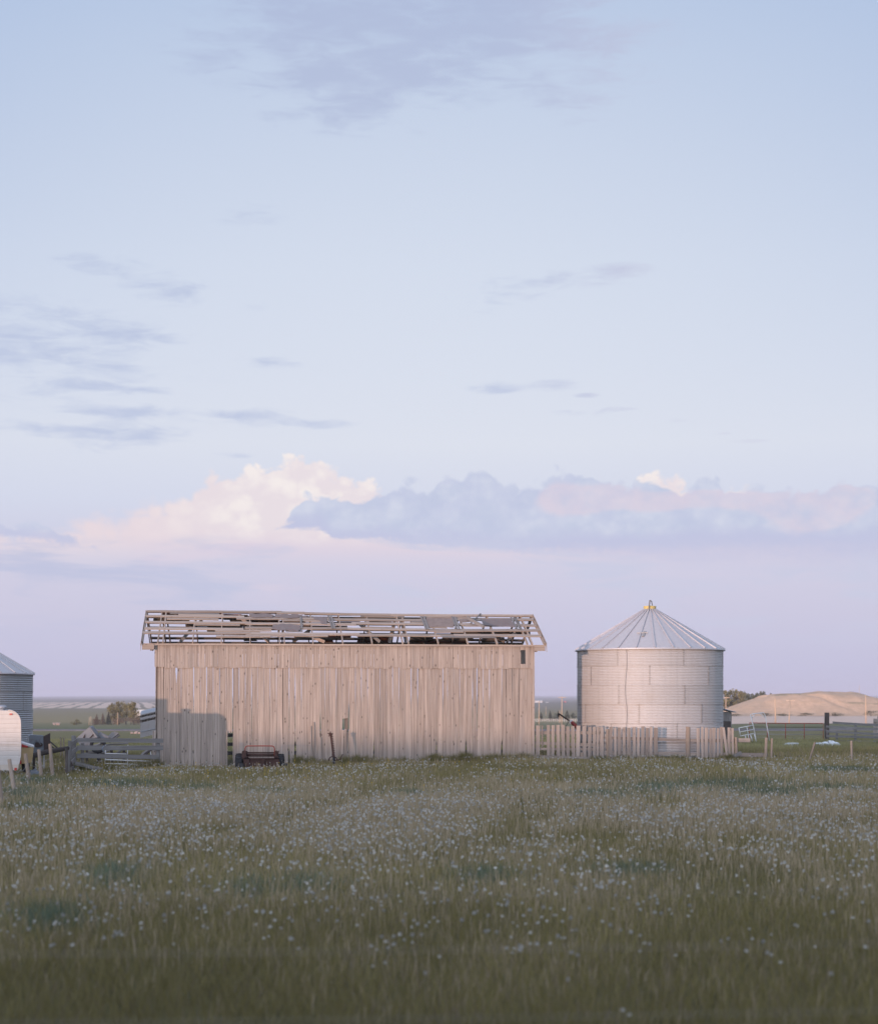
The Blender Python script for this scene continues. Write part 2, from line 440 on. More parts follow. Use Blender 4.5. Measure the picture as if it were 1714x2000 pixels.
world = bpy.data.worlds.new('World'); sc.world = world; world.use_nodes = True
def build_world():
    tr = world.node_tree; t = NT(tr)
    bg = tr.nodes['Background']
    d = t.n('ShaderNodeTexCoord').outputs['Generated']
    dx, dy, dz = t.sep(d)
    A = t.m('ARCTAN2', dx, dy)
    E = t.m('ARCSINE', dz)
    ED = lambda py: ang(CX, py)[1]
    EM = .46
    base = [(1368, (192, 190, 217)), (1300, (197, 196, 222)), (1200, (205, 203, 225)), (1120, (210, 208, 228)), (1050, (209, 211, 231)),
            (980, (214, 219, 236)), (870, (221, 226, 238)), (720, (217, 224, 238)), (520, (212, 221, 237)), (330, (204, 215, 234)),
            (120, (194, 208, 231)), (0, (187, 203, 229))]
    stops = [(0, lin((192, 190, 217)))] + [(ED(p) / EM, lin(c)) for p, c in base[1:]] + [(1, lin((182, 199, 230)))]
    sky = t.ramp(t.m('DIVIDE', E, EM), stops)
    # the sky away from the low sun dulls slightly to either side and deepens overhead
    a2 = t.m('MINIMUM', t.m('POWER', t.m('DIVIDE', A, .27), 2), 2)
    side = t.mul(t.mul(a2, .17), t.sstep(.05, .36, E))
    sky = t.mix(side, sky, lin((120, 158, 212)))
    sky = t.mix(t.sstep(.45, 1.3, E), sky, (.54, .61, .74))
    co_ = t.vec(A, E, 0)

    def prof(pts):      # cloud-top height along the azimuth
        a0, a1 = -.28, .28
        return t.mul(t.ramp(t.m('DIVIDE', t.sub(A, a0), a1 - a0),
                            [((ang(x, y)[0] - a0) / (a1 - a0), ang(x, y)[1] * 5) for x, y in pts], 'B_SPLINE' if False else 'LINEAR'), .2)
    wz = t.vscale(co_, 1, 1.25, 1)
    b1 = t.noise(wz, 55, 5, .58)
    wj = t.n('ShaderNodeTexNoise'); t.link(co_, wj.inputs['Vector']); wj.inputs['Scale'].default_value = 60; wj.inputs['Detail'].default_value = 3
    wv = t.n('ShaderNodeVectorMath', operation='MULTIPLY_ADD'); t.link(wj.outputs['Color'], wv.inputs[0]); wv.inputs[1].default_value = (.012, .012, 0); t.link(co_, wv.inputs[2])
    b2 = t.voro(t.vscale(wv.outputs[0], 1, 1.25, 1, (.3, .1, 0)), 62)
    b4 = t.voro(t.vscale(wv.outputs[0], 1, 1.15, 1, (.7, .2, 0)), 150)
    b3 = t.noise(wz, 210, 4, .6)
    puffy = t.add(t.add(t.mul(t.sub(b1, .5), .018), t.add(t.mul(t.sub(.42, b2), .013), t.mul(t.sub(.42, b4), .0055))), t.mul(t.sub(b3, .5), .0035))

    # thin streaks, each a soft patch in the sky that gathers the streaky noise
    fine = t.noise(t.vscale(co_, 34, 150, 1), 1, 6, .62, .6)
    big = t.noise(t.vscale(co_, 12, 40, 1, (3, 5, 0)), 1, 5, .6, .4)
    tex = t.m('MULTIPLY_ADD', t.add(t.mul(fine, .55), t.mul(big, .45)), 2.3, -.65)
    W = [(780, 60, 260, 75, .50), (640, 20, 150, 60, .45), (900, 20, 190, 40, .5), (680, 150, 130, 50, .40), (1130, 80, 120, 22, .36), (1110, 160, 160, 26, .34), (820, 110, 120, 40, .35), (400, 105, 60, 26, .26), (690, 225, 130, 26, .28), (1150, 215, 60, 24, .24),
         (340, 562, 72, 20, .42), (200, 515, 70, 14, .28), (495, 597, 26, 6, .32), (970, 574, 62, 17, .48), (1100, 545, 110, 12, .38), (1210, 525, 55, 9, .34), (960, 605, 30, 12, .25), (480, 420, 60, 20, .22),
         (40, 600, 90, 18, .40), (20, 660, 60, 22, .46), (270, 655, 66, 13, .42), (150, 640, 50, 18, .25), (110, 690, 110, 16, .28), (10, 695, 40, 8, .45), (540, 710, 32, 7, .30), (235, 720, 40, 8, .3), (195, 757, 68, 10, .52), (300, 763, 32, 6, .36),
         (200, 803, 55, 7, .42), (285, 805, 50, 7, .34), (460, 811, 72, 9, .55), (570, 826, 80, 8, .42), (150, 838, 110, 9, .46), (235, 853, 80, 10, .55), (195, 875, 45, 9, .30), (465, 890, 32, 5, .42),
         (965, 757, 38, 9, .34), (1085, 752, 32, 9, .42), (1145, 772, 18, 4, .3), (1105, 808, 60, 5, .28), (1215, 800, 34, 5, .28), (1330, 822, 40, 5, .26), (1410, 846, 45, 4, .26), (1480, 860, 50, 4, .26), (150, 785, 150, 60, .10), (250, 700, 300, 90, .08)]
    dens = None
    for px, py, wx, wy, am in W:
        a, e = ang(px, py)
        gx = t.m('MULTIPLY_ADD', A, F / wx, -a * F / wx); gy = t.m('MULTIPLY_ADD', E, F / wy, -e * F / wy)
        r2 = t.m('MULTIPLY_ADD', gx, gx, t.mul(gy, gy))
        g = t.mul(t.m('EXPONENT', t.mul(r2, -.7)), am)
        dens = g if dens is None else t.add(dens, g)
    wisp = t.sstep(.52, 1.18, t.add(tex, t.m('MINIMUM', t.mul(dens, .9), .5)))
    wisp = t.mul(wisp, t.sstep(.03, .14, dens))
    wc = t.mix(t.sstep(.10, .42, E), lin((172, 186, 220)), lin((170, 180, 212)))
    pinkish = t.sstep(.02, .16, A)
    wc = t.mix(t.mul(pinkish, .55), wc, lin((208, 198, 216)))
    sky = t.mix(t.mul(wisp, .58), sky, wc)

    # far bank: sunlit cumulus, cream at the crests and pink below
    T1 = prof([(-60, 1060), (60, 1052), (150, 1030), (230, 1002), (300, 985), (366, 976), (385, 940), (415, 915), (450, 928), (505, 918), (545, 910), (590, 888), (630, 902), (680, 930),
               (740, 948), (830, 965), (1000, 960), (1236, 955), (1250, 930), (1278, 926), (1325, 925), (1340, 938), (1352, 960), (1375, 968), (1440, 952), (1480, 965), (1560, 975), (1780, 990)])
    d1 = t.add(t.sub(T1, E), puffy)
    soft = t.add(.0022, t.mul(t.sstep(-.12, -.19, A), .006))
    m1 = t.sstep(t.mul(soft, -1), soft, d1)
    lit = t.add(t.add(t.mul(t.sub(.5, b2), .45), t.mul(t.sub(.5, b4), .25)), t.mul(b1, .95))
    c1 = t.mix(t.sstep(.30, .75, lit), lin((234, 224, 229)), lin((246, 238, 236)))
    c1 = t.mix(t.sstep(ED(1020), ED(1085), E), c1, lin((227, 213, 225)))
    c1 = t.mix(t.sstep(-.11, -.2, A), c1, lin((233, 219, 225)))
    f1 = t.sstep(ED(1125), ED(1045), E)
    sky = t.mix(t.mul(m1, f1), sky, c1)

    # near bank: shaded blue-lavender cumulus with pink flanks to the right
    T2 = prof([(-60, 1005), (30, 1022), (75, 1018), (130, 1040), (165, 1062), (210, 1085), (430, 1100), (520, 1022), (560, 1008), (592, 978), (640, 974), (705, 972), (735, 955), (785, 937), (815, 950), (840, 952), (875, 925), (935, 916), (972, 930), (985, 945),
               (1030, 940), (1065, 938), (1085, 920), (1115, 914), (1150, 930), (1200, 936), (1250, 946), (1330, 946), (1400, 938), (1415, 958), (1475, 956), (1600, 944), (1714, 962)][:32])
    d2 = t.add(t.sub(T2, E), t.mul(puffy, .85))
    m2 = t.sstep(-.0018, .0020, d2)
    low = t.noise(t.vscale(co_, 14, 60, 1, (1, 2, 0)), 1, 4, .6)
    base2 = t.ramp(t.m('DIVIDE', t.sub(A, -.28), .56), [(0, ED(1045) * 5), (.16, ED(1080) * 5), (.30, ED(1026) * 5), (.370, ED(1026) * 5), (.388, ED(1056) * 5), (.60, ED(1066) * 5), (.8, ED(1060) * 5), (1, ED(1068) * 5)])
    base2 = t.add(t.mul(base2, .2), t.add(t.mul(t.sub(low, .5), .014), t.mul(t.sub(b3, .5), .006)))
    f2 = t.sstep(t.sub(base2, t.add(.0028, t.mul(t.sstep(.03, .15, A), .018))), t.add(base2, .0018), E)
    f2 = t.mul(f2, t.sub(1, t.mul(t.sstep(-.115, -.16, A), .15)))
    c2 = t.mix(t.sstep(.30, .72, b1), lin((196, 204, 227)), lin((212, 217, 234)))
    c2 = t.mix(t.mul(t.sstep(.30, .75, t.add(t.mul(b2, .7), t.mul(b4, .3))), .45), c2, lin((192, 199, 226)))
    c2 = t.mix(t.sstep(t.add(base2, .012), base2, E), c2, lin((195, 199, 226)))
    lob = t.noise(t.vscale(co_, 1, 1.5, 1, (.2, .6, 0)), 19, 5, .58, .3)
    pk = None
    for px, py, wx, wy in ((1190, 962, 62, 24), (1125, 988, 60, 20), (1565, 1003, 80, 34), (1450, 978, 70, 18), (1650, 972, 70, 20), (1350, 968, 70, 12), (1610, 985, 60, 40), (1090, 965, 40, 22), (1290, 985, 70, 16)):
        a, e = ang(px, py)
        gx = t.m('MULTIPLY_ADD', A, F / wx, -a * F / wx); gy = t.m('MULTIPLY_ADD', E, F / wy, -e * F / wy)
        g = t.m('EXPONENT', t.mul(t.m('MULTIPLY_ADD', gx, gx, t.mul(gy, gy)), -.8))
        pk = g if pk is None else t.add(pk, g)
    pk = t.sstep(.72, 1.35, t.add(t.m('MINIMUM', pk, .8), t.mul(t.sub(t.add(t.mul(lob, .6), t.mul(b1, .5)), .32), 1.5)))
    c2 = t.mix(t.mul(pk, .72), c2, lin((222, 210, 224)))
    sky = t.mix(t.mul(m2, f2), sky, c2)

    # veils under the banks
    vn = t.noise(t.vscale(co_, 9, 46, 1, (7, 2, 0)), 1, 5, .6, .5)
    v1 = t.mul(t.sstep(.47, .66, vn), t.mul(t.sstep(ED(1290), ED(1180), E), t.sstep(ED(1040), ED(1075), E)))
    sky = t.mix(t.mul(v1, .8), sky, t.mix(t.sstep(-.02, -.2, A), lin((202, 206, 228)), lin((190, 196, 223))))
    pv = t.mul(t.sstep(.5, .68, t.noise(t.vscale(co_, 7, 30, 1, (1, 8, 0)), 1, 4)), t.mul(t.sstep(ED(1200), ED(1130), E), t.sstep(ED(1050), ED(1075), E)))
    sky = t.mix(t.mul(t.mul(pv, t.sstep(.07, -.1, A)), .9), sky, lin((224, 211, 226)))

    # brighter, warmer sky around the setting sun behind the camera
    dot = t.n('ShaderNodeVectorMath', operation='DOT_PRODUCT')
    t.link(d, dot.inputs[0]); dot.inputs[1].default_value = sd
    f = t.sstep(-.25, 1.0, dot.outputs['Value'])
    glow = t.mix(t.sstep(.75, .03, E), (.80, .89, 1.12), (1.24, 1.31, 1.52))
    sky = t.mix(f, sky, t.mix(1.0, glow, (GLOW, GLOW, GLOW), 'MULTIPLY'))
    ns = t.n('ShaderNodeTexSky', sky_type='NISHITA', sun_disc=False)
    ns.sun_elevation = SUN_EL; ns.sun_rotation = math.pi + SUN_AZ
    ns.dust_density = 1.0; ns.altitude = 900
    # clear-air sky from the sky texture is taken into the measured clouded sky
    t.link(t.mix(t.mul(f, .12), sky, ns.outputs[0], 'ADD'), bg.inputs[0])
    bg.inputs[1].default_value = 1.0
GLOW = 1.3
build_world()
world.cycles.sampling_method = 'MANUAL'; world.cycles.sample_map_resolution = 512

# ---------------------------------------------------------------- ground, road, yard, stockpile
def build_ground():
    nr, na = 230, 300
    vs, fs = [], []
    angs = []
    for j in range(na):            # finer towards where the camera looks
        k = j / na * 2 - 1
        angs.append(math.pi * (.28 * k + .72 * k ** 3))
    for i in range(nr):
        r = .6 * (10200 / .6) ** (i / (nr - 1))
        for a in angs:
            x, y = r * math.sin(a), r * math.cos(a)
            vs.append((x, y, ground(x, y)))
    for i in range(nr - 1):
        for j in range(na):
            q = (j + 1) % na
            fs.append((i*na + j, i*na + q, (i+1)*na + q, (i+1)*na + j))
    fs.append(tuple(reversed(range(na))))
    b = MB(); b.add(vs, [tuple(reversed(f)) for f in fs], None, 1); b.smooth = True
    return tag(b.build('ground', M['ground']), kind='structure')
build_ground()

def strip(name, pts, w, mat, lift=.05, bank=0, n=60):
    """a ribbon along pts (x,y) following the ground, optionally on a bank"""
    b = MB(); vs, fs = [], []
    prof = [(-w/2 - 1.5 * bank - .01, -.3), (-w/2, bank + lift), (w/2, bank + lift), (w/2 + 1.5 * bank + .01, -.3)] if bank else [(-w/2, lift), (0, lift), (w/2, lift)]
    P_ = [Vector((x, y, 0)) for x, y in pts]
    for i in range(n + 1):
        k = i / n * (len(P_) - 1); a = min(int(k), len(P_) - 2)
        p = P_[a].lerp(P_[a+1], k - a); d = (P_[a+1] - P_[a]).normalized(); s = Vector((-d.y, d.x, 0))
        g0 = ground(p.x, p.y)
        for o, h in prof:
            q = p + s * o
            z = (g0 if bank else ground(q.x, q.y)) + h
            vs.append((q.x, q.y, z))
    m = len(prof)
    for i in range(n):
        for j in range(m - 1):
            fs.append((i*m + j, (i+1)*m + j, (i+1)*m + j + 1, i*m + j + 1))
    b.add(vs, fs, None, 1)
    return tag(b.build(name, mat), kind='structure')
strip('road', [(-140, 243), (-60, 240), (20, 236), (75, 262), (120, 330)], 6, M['road'], .04, .22)

def yard():
    b = MB(); vs, fs = [], []
    nx, ny = 50, 24
    for i in range(ny + 1):
        y = 470 + 135 * i / ny
        for j in range(nx + 1):
            x = 62 + 150 * j / nx
            e = 0
            vs.append((x, y + 10 * mnoise.noise((x * .02, i * .3, 2)), 0))
    vs = [(x, y, ground(x, y) + .06) for x, y, _ in vs]
    for i in range(ny):
        for j in range(nx):
            a = i * (nx + 1) + j
            fs.append((a, a + 1, a + nx + 2, a + nx + 1))
    b.add(vs, fs, None, 1); b.smooth = True
    return tag(b.build('gravel_yard', M['gravel']), kind='structure')
yard()

def mound():
    b = MB(); vs, fs = [], []
    x0, x1, y0, y1 = 88, 235, 602, 664
    nx, ny = 150, 80
    top = [(1395, 1394), (1425, 1382), (1460, 1368), (1500, 1358), (1560, 1353.5), (1620, 1352), (1660, 1354), (1690, 1360), (1714, 1366), (1760, 1378), (1830, 1396), (1860, 1400)]
    for i in range(ny + 1):
        v = i / ny; y = y0 + (y1 - y0) * v
        for j in range(nx + 1):
            x = x0 + (x1 - x0) * j / nx
            px = CX + x * F / 632
            h = P(px, lerp_table(top, px), 632).z - ground(x, 632) if 1395 < px < 1860 else -.3
            w = .35 * mnoise.noise((x * .05, y * .06, 4)) * .3
            vv = v + .05 * mnoise.noise((x * .06, 1, 2))
            cr = smooth(-.02, .36, vv) * (1 - smooth(.55, 1.0, vv))
            cr = .75 * cr + .25 * min(1, max(0, vv / .36)) * (1 - smooth(.55, 1, vv))
            z = ground(x, y) + max(-.3, h * cr) + (.24 * mnoise.noise((x * .45, y * .45, 1)) + .7 * mnoise.noise((x * .14, y * .14, 5)) - .9 * math.exp(-((x - 150 - (y - 612) * -1.1) / 1.6) ** 2)) * cr * min(1, max(0, h)) - .05
            vs.append((x, y, z))
    for i in range(ny):
        for j in range(nx):
            a = i * (nx + 1) + j
            fs.append((a, a + 1, a + nx + 2, a + nx + 1))
    b.add(vs, fs, None, 1); b.smooth = True
    return tag(b.build('hill', M['dirt']), kind='structure')
mound()

def haze():
    b = MB(); b.box((0, 0, 19.5), (21400, 21400, 61), 1)
    m = bpy.data.materials.new('valley_haze'); m.use_nodes = True
    nt = m.node_tree; nt.nodes.clear()
    o = nt.nodes.new('ShaderNodeOutputMaterial'); v = nt.nodes.new('ShaderNodeVolumePrincipled')
    v.inputs['Color'].default_value = (.80, .83, 1.0, 1); v.inputs['Density'].default_value = HAZE
    nt.links.new(v.outputs[0], o.inputs['Volume'])
    h = b.build('haze', m); h.display_type = 'WIRE'
    return tag(h, 'thin pale lavender haze over the far prairie', 'haze', kind='stuff')
HAZE = 1.5e-4
haze()
# ---------------------------------------------------------------- barn
BA = math.asin(.1167); EU = Vector((math.cos(BA), math.sin(BA), 0)); EV = Vector((-math.sin(BA), math.cos(BA), 0))
B0 = Vector((-11.6, 67, 0)); BL = 15.64; BD = 6.0
def BP(u, v, z): return B0 + EU * u + EV * v + Vector((0, 0, z))
def wu(px, v=0):
    k = (px - CX) / F
    return (k * (67 + v * EV.y) + 11.6 - v * EV.x) / (EU.x - k * EU.y)
def wz(py, u, v=0):
    return H - (py - HY) * BP(u, v, 0).y / F
def wpt(px, py, v=0):
    u = wu(px, v); return BP(u, v, wz(py, u, v))

barn = thing('barn', B0 + EU * BL / 2, 'long weathered board barn whose roof has lost its covering and shows bare rafters', 'barn')

def siding():
    """vertical boards with real gaps: each gap has a width that changes with height"""
    zt = 4.12
    lo, up = MB(), MB()
    # ---- lower course
    edges = [0.085]
    while edges[-1] < BL - .16:
        edges.append(edges[-1] + rnd.choice((.255, .26, .265, .25, .27, .19)))
    edges[-1] = BL
    n = len(edges) - 1
    nz = 14
    zs = [-.12 + (zt + .12) * i / nz for i in range(nz + 1)]
    gaps = []
    for k in range(n + 1):
        wide = rnd.random() < .55
        gt = rnd.uniform(.013, .034) if wide else rnd.uniform(.003, .008)
        gb = rnd.uniform(.002, .010)
        zc = rnd.uniform(.8, 3.2)
        zt_ = zt if rnd.random() < .75 else rnd.uniform(3.1, 3.9)
        gaps.append([max(.002, gb + (gt - gb) * smooth(zc - .4, zc + 1.0, z)) * (1 if z <= zt_ else .25) for z in zs])
    slot = lambda px, py0, py1, w: (wu(px), wz(py1, wu(px)), wz(py0, wu(px)), w)
    for u, z0, z1, w in [slot(915, 1455, 1484, .085), slot(981, 1456, 1484, .09), slot(1041-193, 1462, 1484, .05), slot(727, 1466, 1484, .05), slot(311, 1300, 1318, .10), slot(340, 1303, 1318, .10),
                         slot(567, 1470, 1488, .07), slot(577, 1462, 1488, .09), slot(628, 1405, 1432, .05), slot(621, 1420, 1475, .05), slot(454, 1392, 1432, .03), slot(672, 1430, 1480, .06), slot(684, 1392, 1412, .06)]:
        k = min(range(n + 1), key=lambda i: abs(edges[i] - u))
        for i, z in enumerate(zs):
            if z0 - .16 < z < z1 + .16: gaps[k][i] = max(gaps[k][i], w * rnd.uniform(.75, 1.1))
    for k in range(n): 
        u0, u1 = edges[k], edges[k + 1]; uc = (u0 + u1) / 2
        holes = []
        pxc = CX + F * BP(uc, 0, 0).x / BP(uc, 0, 0).y
        if u0 <= wu(442) < u1: holes.append((-.2, wz(1430, uc)))
        if u0 <= wu(670) < u1: holes.append((wz(1428, uc), wz(1404, uc)))
        segs = [(-.12, zt - rnd.uniform(-.05, .02))]
        for h0, h1 in holes:
            out = []
            for a, b in segs:
                if h0 > a + .05: out.append((a, h0))
                if h1 < b - .05: out.append((h1, b))
            segs = out
        cup = rnd.uniform(-.006, .012); tin = rnd.uniform(.90, 1.08)
        if rnd.random() < .06: tin *= .88
        o = rnd.uniform(0, 90); wav = rnd.uniform(0, 9)
        skew = rnd.uniform(-.004, .012)
        bw0 = rnd.uniform(-.05, .1) * .5
        for a, b in segs:
            m = max(3, int((b - a) / .24))
            vs, gs, fs = [], [], []
            for i in range(m + 1):
                z = a + (b - a) * i / m
                fi = min(nz - 1e-6, max(0, (z + .12) / (zt + .12) * nz)); ii = int(fi); fr = fi - ii
                gl = gaps[k][ii] * (1 - fr) + gaps[k][min(nz, ii + 1)] * fr
                gr = gaps[k + 1][ii] * (1 - fr) + gaps[k + 1][min(nz, ii + 1)] * fr
                l = u0 + gl / 2 + .003 * mnoise.noise((z * 1.7, wav, 0)); r = u1 - gr / 2 + .003 * mnoise.noise((z * 1.7, wav + 5, 0))
                if z < .35:
                    l += .012 * mnoise.noise((z * 9, wav, 3)) + .008; r += .012 * mnoise.noise((z * 9, wav + 8, 3)) - .008
                jag = [0, 0]
                if (i == m and len(segs) > 1 and a < 0) or (i == 0 and a > .2): jag = [rnd.uniform(-.06, .06), rnd.uniform(-.06, .06)]
                out_ = -cup + bw0 * .12 * smooth(1.2, 0, z)
                for uu, vv, jj in ((l, out_ - .012, jag[0]), (r, out_ - .012 + skew, jag[1]), (r, out_ + .012 + skew, jag[1]), (l, out_ + .012, jag[0])):
                    vs.append(BP(uu, vv, z + jj)); gs.append((uu - u0 + o, vv + o * .3, z + o * 1.1))
            for i in range(m):
                q = i * 4
                for j in range(4): fs.append((q + j, q + (j + 1) % 4, q + 4 + (j + 1) % 4, q + 4 + j))
            fs += [(3, 2, 1, 0), tuple(m * 4 + j for j in range(4))]
            lo.add(vs, fs, gs, tin)
    # loose splinters standing in the broken openings
    for px, p0, p1, w in ((443, 1500, 1428, .055), (606, 1478, 1418, .05), (669, 1482, 1426, .12), (675, 1480, 1424, .10), (623, 1484, 1440, .13), (612, 1484, 1410, .07)):
        a, b = wpt(px + rnd.uniform(-2, 2), p0, -.055), wpt(px, p1, -.06)
        lo.bar(a, b, w, .02, up=EV, n=6, jit=.006)
    lo.build('lower_siding', M['barn'], barn)
    # ---- upper course, overlapping the lower one
    u = -.02
    while u < BL:
        w = rnd.choice((.255, .25, .26, .20, .135, .265)); u1 = min(u + w, BL + .02)
        zb = 4.06 + rnd.uniform(-.035, .03); ztp = 5.05
        pxc = CX + F * BP((u + u1) / 2, 0, 0).x / BP((u + u1) / 2, 0, 0).y
        g = rnd.choice((.003, .003, .004, .012, .008))
        segs = [(zb, ztp)]
        if u <= wu(1018) < u1 and w > .19: segs = [(zb, wz(1297, u)), (wz(1270, u), ztp)]; up.bar(BP(u + .035, -.028, zb), BP(u + .035, -.028, ztp), .066, .02, up=EV, n=4, jit=.002)
        tin = rnd.uniform(.91, 1.08)
        v0 = -.030 + rnd.uniform(-.004, .004)
        for a, b in segs:
            up.bar(BP((u + u1) / 2 + rnd.uniform(-.003, .003), v0, a), BP((u + u1) / 2, v0, b), (u1 - u) - g, .022, up=EV, n=5, jit=.0025, tint=tin)
        u = u1
    up.build('upper_siding', M['barn'], barn)
siding()

def barn_frame():
    # corner boards
    b = MB(); b.bar(BP(-.06, -.02, -.1), BP(-.03, -.02, 1.48), .15, .025, up=EV, n=5, jit=.006); b.build('corner_board', M['barn'], barn)
    for u in (BL + .02,):
        b = MB(); b.bar(BP(u, -.055 if u > 1 else .1, .05 if u > 1 else 0), BP(u, -.055 if u > 1 else .1, 5.03), .10, .02, up=EV, n=8, jit=.004); b.build('corner_board', M['barn'], barn)
    # posts inside the front wall and along the open back
    for i in range(7):
        u = .12 + (BL - .24) * i / 6
        b = MB(); b.bar(BP(u, .13, -.2), BP(u, .13, 4.95), .13, .13, up=EV, n=4, jit=.004); b.build('wall_post', M['inner_wood'], barn)
        b = MB(); b.bar(BP(u, BD - .1, -.2), BP(u, BD - .1, 4.92), .14, .14, up=EV, n=4, jit=.004); b.build('wall_post', M['inner_wood'], barn)
    for z in (1.2, 2.5, 3.9):
        pass
    for v, zz in ((.22, 4.9), (BD - .2, 4.88)):
        b = MB(); b.bar(BP(-.05, v, zz), BP(BL + .05, v, zz), .14, .16, n=6, jit=.005); b.build('wall_plate', M['inner_wood'], barn)
    for z in (.35, .75, 1.15):
        b = MB(); b.bar(BP(.0, BD - .01, z), BP(BL, BD - .01, z + .03), .03, .16, n=8, jit=.005); b.build('back_rail', M['grey_wood'], barn)
    # end walls of vertical boards
    for u, a in ((.0, 1), (BL, -1)):
        b = MB(); v = .24
        while v < BD - .1:
            w = .26
            top = 4.98
            b.bar(BP(u + .012 * a, v + w / 2, -.1), BP(u + .012 * a, v + w / 2, top + rnd.uniform(-.03, .02)), .022, w - rnd.choice((.006, .02, .03)), up=EV, n=4, jit=.002)
            v += w
        b.build('end_siding', M['barn'], barn)
barn_frame()

# ---- roof
EAVE_V, EAVE_Z, RISE = -.16, 5.03, 1.43
OH0, OH1 = -.52, BL + .50
def sag(u, t): return -.085 * smooth(0, BL, u) * t + .012 * math.sin(u * 1.7) * t - .02 * math.sin(math.pi * u / BL) * t
def RP(u, t, lift=0, back=False):
    v = EAVE_V + t * 3.16
    if back: v = BD - v
    n = Vector((0, 0, 1)) * .91 + EV * (-.41 if not back else .41)
    return BP(u, v, EAVE_Z + t * RISE + sag(u, t)) + n * lift
def ru(px, t, back=False):
    v = EAVE_V + t * 3.16
    return wu(px, BD - v if back else v)
SLOPE = (EV * 3.16 + Vector((0, 0, RISE))).normalized(); NRM = Vector((0, 0, 1)) * .91 + EV * -.41
SLOPEB = (-EV * 3.16 + Vector((0, 0, RISE))).normalized(); NRMB = Vector((0, 0, 1)) * .91 + EV * .41

